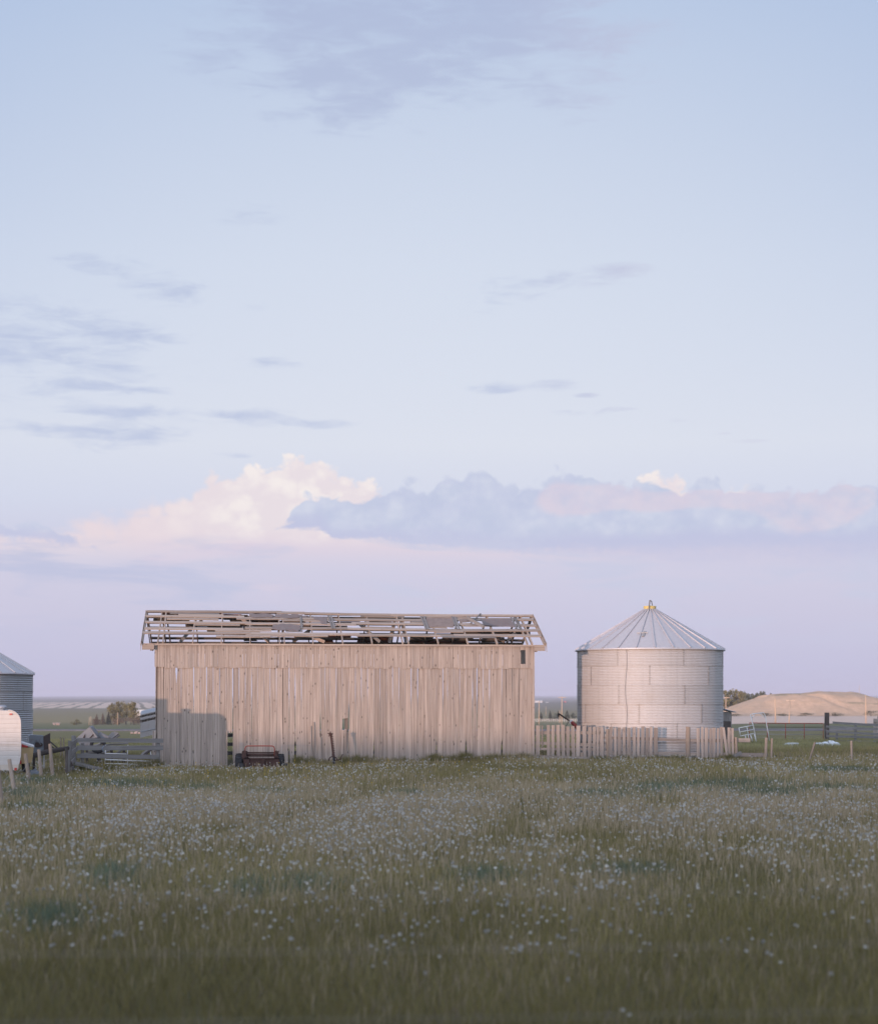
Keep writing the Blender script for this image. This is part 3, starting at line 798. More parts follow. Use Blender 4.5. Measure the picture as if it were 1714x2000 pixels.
def purlin_row(t, back=False, spans=None, w=.205, mat='roof_wood', name='purlin', lift=.11, th=.04):
    b = MB()
    nr = NRMB if back else NRM
    for (u0, u1, dt) in spans:
        p0, p1 = RP(u0, t + dt, lift, back), RP(u1, t + dt + rnd.uniform(-.02, .02), lift + rnd.uniform(-.004, .008), back)
        n = max(2, int((u1 - u0) / .6))
        pts = []
        b.bar(p0, p1, w * rnd.uniform(.9, 1.08), th, up=nr, n=n, jit=.005)
    return b.build(name, M[mat], barn)
def roof():
    rnd.seed(21)
    rows = [.255, .43, .61, .79]
    for r, t in enumerate(rows):
        cuts = [OH0 + rnd.uniform(-.03, .03)]
        while cuts[-1] < OH1 - 5: cuts.append(cuts[-1] + rnd.uniform(3.4, 4.9))
        cuts.append(OH1 + rnd.uniform(-.05, .03))
        purlin_row(t, False, [(a, b + (rnd.uniform(-.15, .45) if b < OH1 - .3 else 0), rnd.uniform(-.025, .025)) for a, b in zip(cuts, cuts[1:])])
    # a second broken plank beside some rows
    purlin_row(.34, False, [(ru(420, .34), ru(530, .34), .0)], .13)
    purlin_row(.20, False, [(ru(480, .2), ru(640, .2), .0)], .13); purlin_row(.23, False, [(ru(760, .2), ru(860, .2), .0)], .13)
    # odd lengths of board still nailed here and there
    for q in range(17):
        t = rnd.choice((.16, .33, .35, .50, .53, .70, .72, .87, .90)); u = rnd.uniform(.2, BL - 2.4)
        purlin_row(t, False, [(u, u + rnd.uniform(.7, 2.6), rnd.uniform(-.02, .02))], rnd.uniform(.07, .17), rnd.choice(('roof_wood', 'roof_wood', 'grey_wood')), 'broken_board')
    for q in range(6):
        t = rnd.choice((.16, .31, .46, .60, .75, .9)); u = rnd.uniform(.0, BL - 3)
        purlin_row(t, True, [(u, u + rnd.uniform(1.2, 4), rnd.uniform(-.02, .02))], rnd.uniform(.12, .2), rnd.choice(('inner_wood', 'inner_wood', 'red_board')), 'broken_board')
    # ridge: two planks and a cap
    cuts = [OH0, 4.1, 8.6, 9.2, OH1]
    purlin_row(.965, False, [(OH0, 5.2, 0), (5.0, 9.9, -.01), (9.9, OH1, -.02)], .17, name='ridge_board', lift=.125)
    purlin_row(.97, True, [(OH0, 6.2, 0), (6.2, OH1, -.01)], .17, name='ridge_board', lift=.12)
    # eave fascia
    b = MB(); b.bar(RP(OH0, 0, 0) + Vector((0, 0, -.02)), RP(OH1, 0, 0) + Vector((0, 0, -.02)), .03, .07, n=24, jit=.005); b.build('eave_board', M['roof_wood'], barn)
    for u0, u1 in ((OH0, -.03), (BL + .03, OH1)):
        b = MB(); b.bar(BP(u0, EAVE_V - .02, 4.90), BP(u1, EAVE_V - .02, 4.905), .03, .23, n=3, jit=.004); b.build('fascia_board', M['roof_wood'], barn)
        um = u0 if u0 < 0 else u1
        b = MB(); b.bar(BP((u0+u1)/2 + (.12 if u0 < 0 else -.12), EAVE_V + .12, 4.80), BP((u0+u1)/2 + (.12 if u0 < 0 else -.12), EAVE_V + 1.3, 4.86), .09, .10, n=2); b.build('lookout_block', M['roof_wood'], barn)
    b = MB()
    # rafters in pairs, with the doubled ones
    us = [(OH0 + .02, .05), (ru(311, .4), .05), (ru(321, .4), .05), (ru(378, .4), .045), (ru(433, .4), .045), (ru(488, .4), .045), (ru(545, .4), .045), (ru(554, .4), .05), (ru(609, .4), .045), (ru(666, .4), .045),
          (ru(722, .4), .045), (ru(781, .4), .045), (ru(792, .4), .05), (ru(849, .4), .045), (ru(906, .4), .045), (ru(962, .4), .045), (ru(1020, .4), .045), (ru(1029, .4), .05), (OH1 - .02, .05)]
    for u, w in us:
        j = rnd.uniform(-.02, .02)
        b = MB(); b.bar(RP(u, -.0, .03), RP(u + j, .985, .03), w, .13, up=NRM, n=6, jit=.003); b.build('rafter', M['roof_wood'], barn)
        b = MB(); b.bar(RP(u + .05, -.05, .03, True), RP(u + j, .985, .03, True), w, .13, up=NRMB, n=5, jit=.003); b.build('rafter', M['inner_wood'], barn)
    # barge boards at the gable ends
    for u in (OH0 - .03, OH1 + .03):
        b = MB(); b.bar(RP(u, -.03, .05), RP(u, 1.0, .05), .025, .16, up=NRM, n=6, jit=.004); b.build('barge_board', M['roof_wood'], barn)
        b = MB(); b.bar(RP(u, -.03, .05, True), RP(u, .99, .05, True), .025, .16, up=NRMB, n=6, jit=.004); b.build('barge_board', M['grey_wood'], barn)
        s = -1 if u < 0 else 1
        b = MB(); b.bar(RP(u + .02 * s, .0, -.02) + Vector((0, 0, .02)), RP(u + .03 * s, -.02, .0) + Vector((0, 0, -.26)), .02, .10, up=EV, n=2, taper=.5); b.build('hanging_splinter', M['roof_wood'], barn)
    # back slope purlins, many missing
    for t, sp in ((.10, [(OH0, OH1, 0)]), (.24, [(OH0, 9.6, 0), (11, OH1, 0)]), (.38, [(OH0, OH1, 0)]), (.53, [(OH0, 6.0, 0), (6.6, OH1, 0)]), (.68, [(OH0, OH1, 0)]), (.84, [(OH0, OH1, 0)])):
        purlin_row(t, True, sp, .2, 'inner_wood')
    # sheathing left on the back slope, seen from below
    def tb(py): return min(.99, max(0, (1262 - py) / 66))
    for x0, x1, y0, y1, mt in ((402, 441, 1201, 1211, 'red_board'), (440, 486, 1203, 1212, 'inner_wood'), (405, 470, 1225, 1237, 'inner_wood'), (448, 545, 1210, 1222, 'inner_wood'), (474, 500, 1245, 1252, 'inner_wood'), (500, 600, 1213, 1221, 'red_board'), (300, 372, 1211, 1219, 'inner_wood'),
                               (630, 720, 1214, 1219, 'inner_wood'), (700, 757, 1238, 1255, 'red_board'), (697, 728, 1240, 1255, 'inner_wood'), (660, 700, 1206, 1213, 'red_board'), (802, 822, 1206, 1216, 'red_board'), (800, 842, 1236, 1254, 'inner_wood'), (812, 858, 1247, 1254, 'red_board'), (880, 1000, 1226, 1236, 'inner_wood'),
                               (985, 1036, 1228, 1240, 'inner_wood'), (720, 760, 1212, 1216, 'inner_wood'), (940, 985, 1242, 1252, 'inner_wood'), (865, 928, 1240, 1250, 'inner_wood'), (620, 650, 1245, 1254, 'red_board')):
        t0, t1 = tb(y1), tb(y0); tm = (t0 + t1) / 2
        u0, u1 = ru(x0, tm, True), ru(x1, tm, True)
        pan = MB()
        q = [RP(u0 + rnd.uniform(-.1, .1), t0, .13, True), RP(u1 + rnd.uniform(-.1, .1), t0, .13, True), RP(u1 + rnd.uniform(-.15, .15), t1, .13, True), RP(u0, t1, .13, True)]
        pan.prism(q, NRMB * .02); pan.build('back_sheathing', M[mt], barn)
    # diagonal braces and ties under the roof
    for x0, y0, x1, y1, v0, v1, mt in ((352, 1254, 376, 1226, 2.0, 2.0, 'grey_wood'), (466, 1203, 525, 1254, 3.2, 1.2, 'roof_wood'), (572, 1254, 606, 1230, 2.4, 2.4, 'inner_wood'), (703, 1220, 742, 1254, 2.6, 2.0, 'grey_wood'), (600, 1240, 634, 1254, 1.6, 1.2, 'roof_wood'), (770, 1214, 760, 1254, 2.8, 2.8, 'roof_wood'), (783, 1210, 792, 1254, 2.8, 2.4, 'grey_wood'),
                                       (384, 1220, 395, 1212, 2.5, 2.6, 'inner_wood'), (912, 1206, 944, 1224, 2.2, .6, 'grey_wood'), (318, 1208, 345, 1202, 3, 3, 'inner_wood'), (955, 1230, 985, 1254, 2.6, 2, 'inner_wood'), (990, 1252, 1006, 1236, 3.5, 3.6, 'roof_wood')):
        b = MB(); b.bar(wpt(x0, y0, v0), wpt(x1, y1, v1), .05, .13, up=(0, 0, 1), n=3, jit=.004); b.build('roof_brace', M[mt], barn)
    for u in (2.4, 5.0, 7.6, 10.2, 12.8):
        b = MB(); b.bar(BP(u, .3, 4.97), BP(u, BD - .3, 4.97), .05, .12, n=3); b.build('tie_beam', M['inner_wood'], barn)
    # remnants of covering on the front slope
    def tf(py): return (1257 - py) / 61.0
    def patch(pts, mt, name, lift=.135, th=.012, rag=.03):
        out = []
        for (x, y), (x2, y2) in zip(pts, pts[1:] + pts[:1]):
            n = max(1, int(math.hypot(x2 - x, y2 - y) / 6))
            for i in range(n):
                k = i / n; px, py = x + (x2 - x) * k, y + (y2 - y) * k
                tt = tf(py) + rnd.uniform(-rag, rag) * .7
                out.append(RP(ru(px, tt) + rnd.uniform(-rag, rag), tt, lift))
        m = MB(); m.prism(out, NRM * th); m.build(name, M[mt], barn)
    patch([(531, 1233), (534, 1225), (552, 1223), (585, 1225), (588, 1233), (580, 1237), (548, 1236)], 'felt', 'felt_patch', .15)
    patch([(489, 1210), (487, 1201), (535, 1203), (530, 1209)], 'felt', 'felt_patch')
    patch([(536, 1209), (537, 1202), (602, 1204), (596, 1208), (575, 1211)], 'felt', 'felt_patch')
    patch([(613, 1212), (612, 1206), (640, 1207), (638, 1222), (627, 1222), (624, 1213)], 'felt', 'felt_patch')
    patch([(560, 1212), (570, 1203), (592, 1203), (580, 1211)], 'felt', 'felt_patch', .16)
    patch([(832, 1226), (832, 1206.5), (884, 1207.5), (886, 1227), (862, 1225)], 'plywood', 'sheathing_panel', .13, .015, .01)
    patch([(945, 1222), (937, 1208), (996, 1208), (1005, 1226), (975, 1224)], 'felt', 'sheathing_panel', .15, .015, .01)
    patch([(898, 1215), (897, 1208), (932, 1208), (925, 1213)], 'plywood', 'sheathing_panel', .13, .015, .02)
    # loose cleats lying up the slope
    for x0, x1 in ((822, 832), (827, 836), (882, 892), (887, 897), (997, 1010), (1003, 1016), (586, 589), (646, 653), (641, 649)):
        b = MB(); b.bar(RP(ru(x1, .42), .42, .15), RP(ru(x0, .86), .88, .15), .075, .025, up=NRM, n=3, jit=.004); b.build('cleat', M['grey_wood'], barn)
    b = MB(); b.bar(RP(ru(918, .6), .6, .2), RP(ru(938, .95), .97, .2), .05, .03, up=NRM, n=3, jit=.004); b.build('cleat', M['grey_wood'], barn)
roof()
# ---------------------------------------------------------------- grain bins
def grain_bin(c, R, zb, ze, pitch, ring_h, label, roof_rise, matw, nrib, first_ring, seams, cap=True, rib0=0):
    t = thing('grain_bin', (c[0], c[1], zb), label, 'grain bin', None)
    wall = MB(); prof = []; z = zb
    n = int((ze - zb) / (pitch / 6))
    rings = []
    zz = ze - first_ring
    while zz > zb: rings.append(zz); zz -= ring_h
    for i in range(n + 1):
        z = zb + (ze - zb) * i / n
        k = sum(1 for q in rings if z < q)          # each lower ring is lapped inside the next
        prof.append((R - .006 * (k % 2) + (.009 if pitch < .08 else .016) * math.cos(2 * math.pi * z / pitch), z))
    wall.lathe(prof, 160, (c[0], c[1], 0), tint=1); wall.smooth = True
    w = wall.build('bin_wall', matw, t)
    # per-sheet tone
    me = w.data; tt = np.ones(len(me.vertices), dtype=np.float32)
    i = 0
    bounds = [ze] + rings + [zb - 1]
    rr = random.Random(3)
    for k in range(len(bounds) - 1):
        offs = seams[k % len(seams)]
        tone = [rr.uniform(.92, 1.05) for _ in range(12)]
        for q, (r_, z_) in enumerate(prof):
            if bounds[k + 1] <= z_ < bounds[k] + .001:
                for j in range(160):
                    th = math.degrees(2 * math.pi * j / 160)
                    s = int(((th - offs) % 360) / 51.5)
                    tt[q * 160 + j] = tone[s]
    me.attributes['tint'].data.foreach_set('value', tt)
    # lap seams with bolts, upright and round
    sm = MB()
    for k, (zt, zl) in enumerate(zip(bounds, bounds[1:])):
        zl = max(zl, zb)
        for s in range(7):
            th = math.radians(seams[k % len(seams)] + s * 51.43)
            x, y = c[0] + (R + .010) * math.cos(th), c[1] + (R + .010) * math.sin(th)
            tx, ty = -math.sin(th), math.cos(th)
            sm.bar((x, y, zl), (x, y, zt), .022, .006, up=(math.cos(th), math.sin(th), 0), tint=1)
            for q in range(9):
                zq = zl + (zt - zl) * (q + .5) / 9
                for o in (-.035, .035):
                    sm.box((x + tx * o, y + ty * o, zq), (.018, .018, .018), .5)
    for zq in rings:
        sm.lathe([(R + .004, zq - .008), (R + .011, zq - .006), (R + .011, zq + .002), (R + .004, zq + .004)], 120, (c[0], c[1], 0), tint=.7)
        for j in range(52):
            th = 2 * math.pi * j / 52
            sm.box((c[0] + (R + .014) * math.cos(th), c[1] + (R + .014) * math.sin(th), zq - .002), (.022, .022, .022), .5)
    sm.build('lap_seam', M['seam'], t)
    # roof of trapezoid sheets with standing ribs
    Re = R + .085; Rc = .27; zt = ze + roof_rise
    rf = MB(); N = nrib
    vs, fs = [], []
    for j in range(N):
        a0, a1 = rib0 + 2 * math.pi * j / N, rib0 + 2 * math.pi * (j + 1) / N
        m = 6
        b = len(vs); tn = rnd.uniform(.94, 1.05)
        for i in range(9):
            k = i / 8; r = Re + (Rc - Re) * k; z = ze - .035 + (zt - ze + .035) * k
            for q in range(m + 1):
                th = a0 + (a1 - a0) * q / m
                vs.append((c[0] + r * math.cos(th), c[1] + r * math.sin(th), z + .012 * math.sin(math.pi * q / m) * math.sin(math.pi * k)))
        for i in range(8):
            for q in range(m):
                p = b + i * (m + 1) + q
                fs.append((p, p + 1, p + m + 2, p + m + 1))
    rf.add(vs, fs, None, 1)
    # drip edge
    rf.lathe([(Re + .004, ze - .085), (Re + .012, ze - .08), (Re + .004, ze - .03), (Re - .02, ze - .028)], N * 6, (c[0], c[1], 0), tint=1)
    roof_o = rf.build('bin_roof', M['galv_roof'], t)
    for j in range(N):
        a0 = rib0 + 2 * math.pi * j / N
        p0 = (c[0] + (Re + .01) * math.cos(a0), c[1] + (Re + .01) * math.sin(a0), ze - .01); p1 = (c[0] + Rc * math.cos(a0), c[1] + Rc * math.sin(a0), zt + .03)
        rb = MB(); rb.bar(p0, p1, .045, .05, n=1, tint=1.0); rb.build('roof_rib', M['galv_roof'], roof_o)
    if cap:
        y = MB(); y.lathe([(Rc + .0, zt - .02), (Rc + .01, zt + .15), (Rc + .02, zt + .16), (Rc, zt + .17), (.02, zt + .20)], 24, (c[0], c[1], 0), tint=1); y.smooth = True
        cp = y.build('roof_cap', M['yellow'], t)
        h = MB(); h.bar((c[0] - .10, c[1] - Rc - .03, zt - .12), (c[0] - .03, c[1] - Rc - .02, zt + .42), .07, .04, n=3, jit=.003); h.tube([(c[0] - .03, c[1] - .26, zt + .42), (c[0] + .05, c[1] - .2, zt + .38), (c[0] + .10, c[1] - .1, zt + .2)], .02, 6)
        h.build('cap_latch', M['grey_wood'], t)
    return t, roof_o, zt

BC = P(1268.5, HY, 73.2); BR = 141.5 * 73.2 / F
ZE = H + 99.5 * 73.2 / F
binr, binroof, bzt = grain_bin((BC.x, BC.y), BR, -.02, ZE, .0677, .825, 'silver corrugated grain bin with a yellow roof cap behind the picket fence', 1.76, M['galv'], 26, .79,
                       [[-119 + 1.5, 0], [-140 + 2, 0], [-117, 0], [-101, 0], [-72, 0], [-95, 0]] and [-122.5, -97.5, -121.5, -105.5, -128, -100], True, .06)
def bin_extras():
    c = BC
    cb = MB(); pts = []
    for i in range(16):
        z = ZE - .03 - (ZE - .1) * i / 15
        px = 1224 + 1.6 * math.sin(i * .9)
        x = (px - CX) * 70 / F
        th = math.asin(max(-1, min(1, (x - c.x) / BR)))
        pts.append((c.x + (BR + .03) * math.sin(th), c.y - (BR + .03) * math.cos(th), z))
    cb.tube(pts, .009, 5); cb.build('hanging_cable', M['seam'], binr)
    th = math.radians(-90 - 14); k0, k1 = .30, .40
    def rp(k, dth, l=.02):
        r = (BR + .085) + (.27 - BR - .085) * k; z = ZE + 1.76 * k + l
        return Vector((c.x + r * math.cos(th + dth / r), c.y + r * math.sin(th + dth / r), z))
    hb = MB(); hb.bar(rp(k0, -.16), rp(k1, -.14), .02, .03); hb.bar(rp(k0 + .05, -.3, .03), rp(k0 + .055, .18, .03), .02, .03); hb.bar(rp(k0 - .03, 0), rp(k1, .03), .1, .02)
    hb.build('roof_step', M['seam'], binr)
bin_extras()

LC = P(-82, HY, 72)
grain_bin((LC.x, LC.y), 142 * 72 / F, -.05, H + 53.5 * 72 / F, .0925, .83, 'blue-grey corrugated grain bin cut by the left edge of the photo, behind the camper', 1.75, M['galv_far'], 26, .83, [10, 36, 18, 30], False)

# ---------------------------------------------------------------- picket fence between barn and bin
def picket_fence():
    rnd.seed(5)
    FA = P(1041, HY, 68.9); 
    def fp(px, py, dv=0):
        Y = 68.9 + (px - 1041) * .0018 + dv
        return P(px, py, Y)
    t = thing('picket_fence', fp(1236, 1484), 'broken picket fence of weathered boards running from the barn past the grain bin', 'fence')
    pk = []
    def run(a, b, pw, gap, top, bot, jt=2):
        x = a
        while x < b:
            w = pw * rnd.uniform(.8, 1.15)
            pk.append((x + w / 2, w, top + rnd.uniform(-jt, jt), bot + rnd.uniform(-jt, jt) * .5, rnd.uniform(-.5, .5)))
            x += w + gap * rnd.uniform(.7, 1.3)
    for x, w, tp, bt in ((1031, 6, 1417, 1482), (1040.5, 7, 1416, 1482), (1050, 7, 1417, 1479), (1058.5, 3, 1418, 1459), (1070.5, 7, 1417, 1482), (1079.5, 6, 1417.5, 1482), (1089.5, 7, 1417, 1482), (1099, 7.5, 1416.5, 1482), (1108.5, 7, 1418, 1482), (1118.5, 7, 1417.5, 1483), (1128.5, 7, 1418, 1484),
                         (1140.5, 7.5, 1420, 1484), (1151, 7.5, 1420, 1485), (1160, 5, 1420, 1483), (1167, 4.5, 1421, 1484), (1174.5, 7, 1420, 1483),
                         (1192, 6.5, 1420, 1480), (1201, 5, 1421, 1482), (1209, 6.5, 1420, 1484), (1218, 6, 1420, 1482), (1227.5, 7, 1421, 1483), (1238, 7, 1420.5, 1482), (1246, 5, 1421, 1482), (1254.5, 6.5, 1420, 1482), (1263, 6, 1421, 1481), (1270.5, 5.5, 1420, 1482), (1280, 8, 1420.5, 1481),
                         (1363, 7, 1421, 1482), (1371, 4.5, 1421, 1481), (1378.5, 7, 1421, 1483), (1387, 5, 1422, 1482), (1393.5, 6, 1421, 1482), (1401.5, 5, 1422, 1482), (1408.5, 6, 1421, 1482), (1423, 5.5, 1421, 1480), (1430, 5, 1423, 1479)):
        pk.append((x, w * rnd.uniform(.92, 1.1), tp + rnd.uniform(-1.3, 1.1), bt + rnd.uniform(-.8, .8), rnd.uniform(-1.3, 1.3)))
    for x, w, tp, bt, tl in pk:
        b = MB(); b.bar(fp(x + tl * .6, bt, -.06), fp(x - tl * .4, tp, -.06 + rnd.uniform(-.02, .01)), w * .0216, .022, up=(0, 1, 0), n=6, jit=.005, tint=rnd.uniform(.74, 1.18))
        b.build('picket', M['picket'], t)
    b = MB(); b.bar(fp(1420, 1480, -.12), fp(1412, 1421, -.09), .11, .022, up=(0, 1, 0), n=5, jit=.004); b.build('leaning_picket', M['picket'], t)
    for x0, y0, x1, y1, w in ((1037, 1431, 1180, 1432, .13), (1037, 1451, 1181, 1456, .13), (1040, 1463, 1180, 1464, .1), (1178, 1441, 1345, 1446, .13), (1178, 1471, 1345, 1473, .15), (1340, 1446, 1432, 1447, .13), (1340, 1473, 1432, 1475, .14)):
        b = MB(); b.bar(fp(x0, y0), fp(x1, y1), .05, w, n=8, jit=.006); b.build('rail', M['picket'], t)
    b = MB(); b.bar(fp(1034, 1478, -.12), fp(1184, 1483.5, -.13), .04, .16, n=8, jit=.005); b.build('bottom_board', M['picket'], t)
    for x, tp, bt, r in ((1136, 1470, 1500, .10), (1343, 1420, 1490, .10), (1186, 1424, 1490, .07), (1037, 1418, 1492, .08), (1437, 1440, 1492, .07)):
        b = MB(); b.tube([fp(x + rnd.uniform(-.5, .5), bt, .0), fp(x, (tp + bt) / 2, .0), fp(x + rnd.uniform(-.5, .5), tp, .0)], [r, r * .97, r * .93], 10, jit=.03); b.build('post', M['post_wood'], t)
    b = MB(); b.bar(fp(1190, 1476, -.2), fp(1206, 1486, -.45), .1, .03, n=3, jit=.005); b.build('fallen_board', M['picket'], t)
    # bare rails and posts at the right end
    b = MB(); b.bar(fp(1430, 1446, .1), fp(1464, 1446, .1), .08, .17, n=4, jit=.012); b.build('rail', M['picket'], t)
    b = MB(); b.bar(fp(1412, 1473.5, .02), fp(1498, 1475, .02), .08, .16, n=8, jit=.01); b.build('rail', M['picket'], t)
    b = MB(); b.bar(fp(1416, 1486, -.35), fp(1447, 1470, -.1), .03, .14, n=3, jit=.006); b.build('brace_board', M['grey_wood'], t)
    for x, x2, tp, bt, r in ((1494, 1496, 1441, 1494, .062), (1505.5, 1507, 1442.5, 1492, .048)):
        b = MB(); b.tube([fp(x, bt, -.1), fp((x + x2) / 2, (tp + bt) / 2, -.1), fp(x2, tp, -.1)], [r, r * .95, r * .9], 10, jit=.03); b.build('post', M['post_wood'], t)
picket_fence()

def single_post(px0, py0, px1, py1, Y, r, label, name='fence_post', mat='post_wood', group=None, extra=.25):
    p0, p1 = P(px0, py0, Y), P(px1, py1, Y)
    d = (p0 - p1).normalized(); p0 = p0 + d * extra
    b = MB(); m = p0.lerp(p1, .5) + Vector((rnd.uniform(-.012, .012), 0, 0))
    b.tube([p0, m, p1], [r, r * .96, r * .88], 10, jit=.04)
    return tag(b.build(name, M[mat], origin=(p0.x, p0.y, ground(p0.x, p0.y)), shade=False), label, 'post', group)
single_post(1578, 1491, 1591, 1450, 68, .045, 'thin wooden stake leaning to the right in grass near white rubble', 'wooden_stake')
single_post(1662.5, 1493, 1662, 1447, 67, .05, 'single upright weathered post alone in the grass at right', 'fence_post')

# ---------------------------------------------------------------- left wire fence with leaning posts
def leaning_fence():
    t = thing('wire_fence', P(58, 1531, 53), 'wire fence on five leaning round posts beside the camper', 'fence')
    tops = []
    for x0, y0, x1, y1, Y, r in ((4, 1575, -5, 1496, 42, .062), (30, 1550, 18, 1483, 47.5, .060), (58.5, 1531, 49.5, 1472, 53, .062), (82, 1521, 76, 1464, 57, .062), (104, 1517, 97.5, 1453, 58.5, .064)):
        p0, p1 = P(x0, y0 + 8, Y), P(x1, y1, Y)
        b = MB(); b.tube([p0, p0.lerp(p1, .5) + Vector((rnd.uniform(-.01, .01), 0, 0)), p1], [r * 1.02, r, r * .93], 10, jit=.03); b.build('post', M['post_wood'], t)
        tops.append((p0, p1))
    for k, s in ((.30, .10), (.5, .14), (.72, .22)):
        pts = []
        for (a0, a1), (b0, b1) in zip(tops, tops[1:]):
            q0, q1 = a0.lerp(a1, k) + Vector((.05, -.05, 0)), b0.lerp(b1, k) + Vector((.05, -.05, 0))
            for i in range(6):
                f = i / 6; p = q0.lerp(q1, f); p.z -= s * math.sin(math.pi * f) * (.5 + .5 * rnd.random()); pts.append(p)
        pts.append(q1)
        b = MB(); b.tube(pts, .005, 5); b.build('wire', M['wire'], t)
    return t
leaning_fence()

# ---------------------------------------------------------------- board fence at the barn corner
def board_fence():
    t = thing('board_fence', P(148, 1500, 64), 'grey three-board corral fence ending in front of the barn corner', 'fence')
    def fp(px, py, d=0): return P(px, py, 64 + (px - 148) * .0135 + d)
    for x0, y0, x1, y1, w in ((149, 1446, 318, 1447, .17), (150, 1461, 318, 1461, .19), (150, 1476.5, 310, 1479, .17)):
        b = MB(); b.bar(fp(x0, y0, -.1), fp(x1, y1, -.1), .045, w, n=12, jit=.006, tint=rnd.uniform(.9, 1.1)); b.build('rail', M['grey_wood'], t)
    for x, tp, bt, w in ((144, 1437, 1494, .15), (161, 1452, 1492, .12), (309, 1444, 1500, .13)):
        b = MB(); b.bar(fp(x, bt + 6, .02), fp(x, tp, .02), w, w * .9, up=(0, 1, 0), n=5, jit=.008); b.build('post', M['grey_wood'], t)
    q = lambda px, py: P(px, py, 62.4)
    b = MB(); b.bar(q(133, 1511), q(137.5, 1447), .13, .12, up=(0, 1, 0), n=5, jit=.008); b.build('post', M['grey_wood'], t)
    for (xa, ya), (xb, yb) in (((134, 1457), (150, 1447)), ((134, 1475), (150, 1463)), ((134, 1496), (148, 1482)), ((131, 1505), (147, 1500))):
        b = MB(); b.bar(q(xa, ya), fp(xb, yb, -.08), .04, .16, n=3, jit=.008); b.build('rail', M['grey_wood'], t)
    b = MB(); b.bar(fp(146, 1491, -.4), fp(200, 1504, -.5), .03, .15, n=5, jit=.008); b.build('fallen_rail', M['grey_wood'], t)
    b = MB(); b.bar(q(134, 1484), q(141, 1497), .05, .11, n=3, jit=.006); b.build('broken_board', M['dark_wood'], t)
    b = MB(); b.tube([fp(203, 1457, -.16), fp(199, 1463, -.17), fp(204, 1469, -.16), fp(200, 1466, -.18)], .02, 6); b.build('blue_rope_end', M['shed_roof'], t)
board_fence()

def tube_gate(name, lines, Y, r, mats, label, cat, dy=None, base=None):
    """a thing welded of tubes: lines = [(part, mat, [(px,py)..], radius)]"""
    xs = [p[0] for l in lines for p in l[2]]; ys = [p[1] for l in lines for p in l[2]]
    t = thing(name, P(sum(xs) / len(xs), max(ys), Y), label, cat)
    for part, mt, pts, rr in lines:
        b = MB(); b.tube([P(x, y, Y + (dy(x) if dy else 0)) for x, y in pts], rr, 8); b.smooth = False
        b.build(part, M[mt], t, shade=True)
    return t
tube_gate('metal_gate', [('frame', 'white_paint', [(205, 1501), (205, 1484), (295, 1487), (295, 1499)], .024), ('gate_rail', 'white_paint', [(205, 1491.5), (295, 1494)], .02), ('gate_rail', 'white_paint', [(204, 1498.5), (295, 1500)], .02),
                         ('upright', 'white_paint', [(249, 1502), (249, 1470), (250, 1455)], .02), ('gate_rail', 'white_paint', [(207, 1472), (247, 1473)], .02), ('upright', 'white_paint', [(296, 1486), (294, 1468)], .022), ('upright', 'white_paint', [(206, 1484), (206, 1455)], .02)], 66.2, .02, None,
          'low white tube gate standing in the grass behind the grey board fence', 'gate')
R_ = 'rust_red'
tube_gate('pipe_gate', [('frame', R_, [(1463, 1450), (1463, 1412), (1535, 1413), (1607, 1413), (1607, 1448)], .03)] +
          [('upright', R_, [(x, 1412.5), (x, 1446 + (x % 3))], .028) for x in (1498, 1533.5, 1570)] +
          [('gate_rail', m, [(1463, y), (1535, y + .6), (1607, y + .4)], .02) for y, m in ((1420, 'dark_iron'), (1427, 'wire'), (1434, 'wire'), (1441.5, 'wire'), (1448.5, 'dark_iron'))], 118, .03, None,
          'long rust red pipe gate across the pasture at right', 'gate')
W_ = 'white_paint'
tube_gate('cattle_chute_frame', [('hoop', W_, [(1477, 1450), (1471, 1420), (1465, 1396), (1470, 1394.5), (1491, 1392.2), (1494, 1398), (1497, 1418), (1503, 1450)], .034),
          ('corner_brace', W_, [(1467, 1403), (1473, 1396)], .026), ('corner_brace', W_, [(1484, 1394), (1493, 1401)], .026),
          ('side_rail', W_, [(1442.5, 1422), (1470, 1417)], .03), ('side_rail', W_, [(1443, 1430), (1471, 1425)], .024), ('side_rail', W_, [(1445, 1438), (1471, 1433)], .03), ('side_post', W_, [(1442.5, 1422), (1445.5, 1438)], .03), ('side_post', W_, [(1458, 1420), (1460.5, 1435)], .022),
          ('leg', W_, [(1455, 1437), (1457.5, 1451)], .026), ('leg', W_, [(1461, 1436), (1462, 1446)], .024), ('leg', W_, [(1465, 1435), (1470, 1452)], .028), ('leg', W_, [(1472.5, 1434), (1477, 1451)], .034)], 106, .03, None,
          'crooked white tubular cattle chute frame standing in front of the red gate', 'livestock gate', dy=lambda x: (x - 1470) * .012)

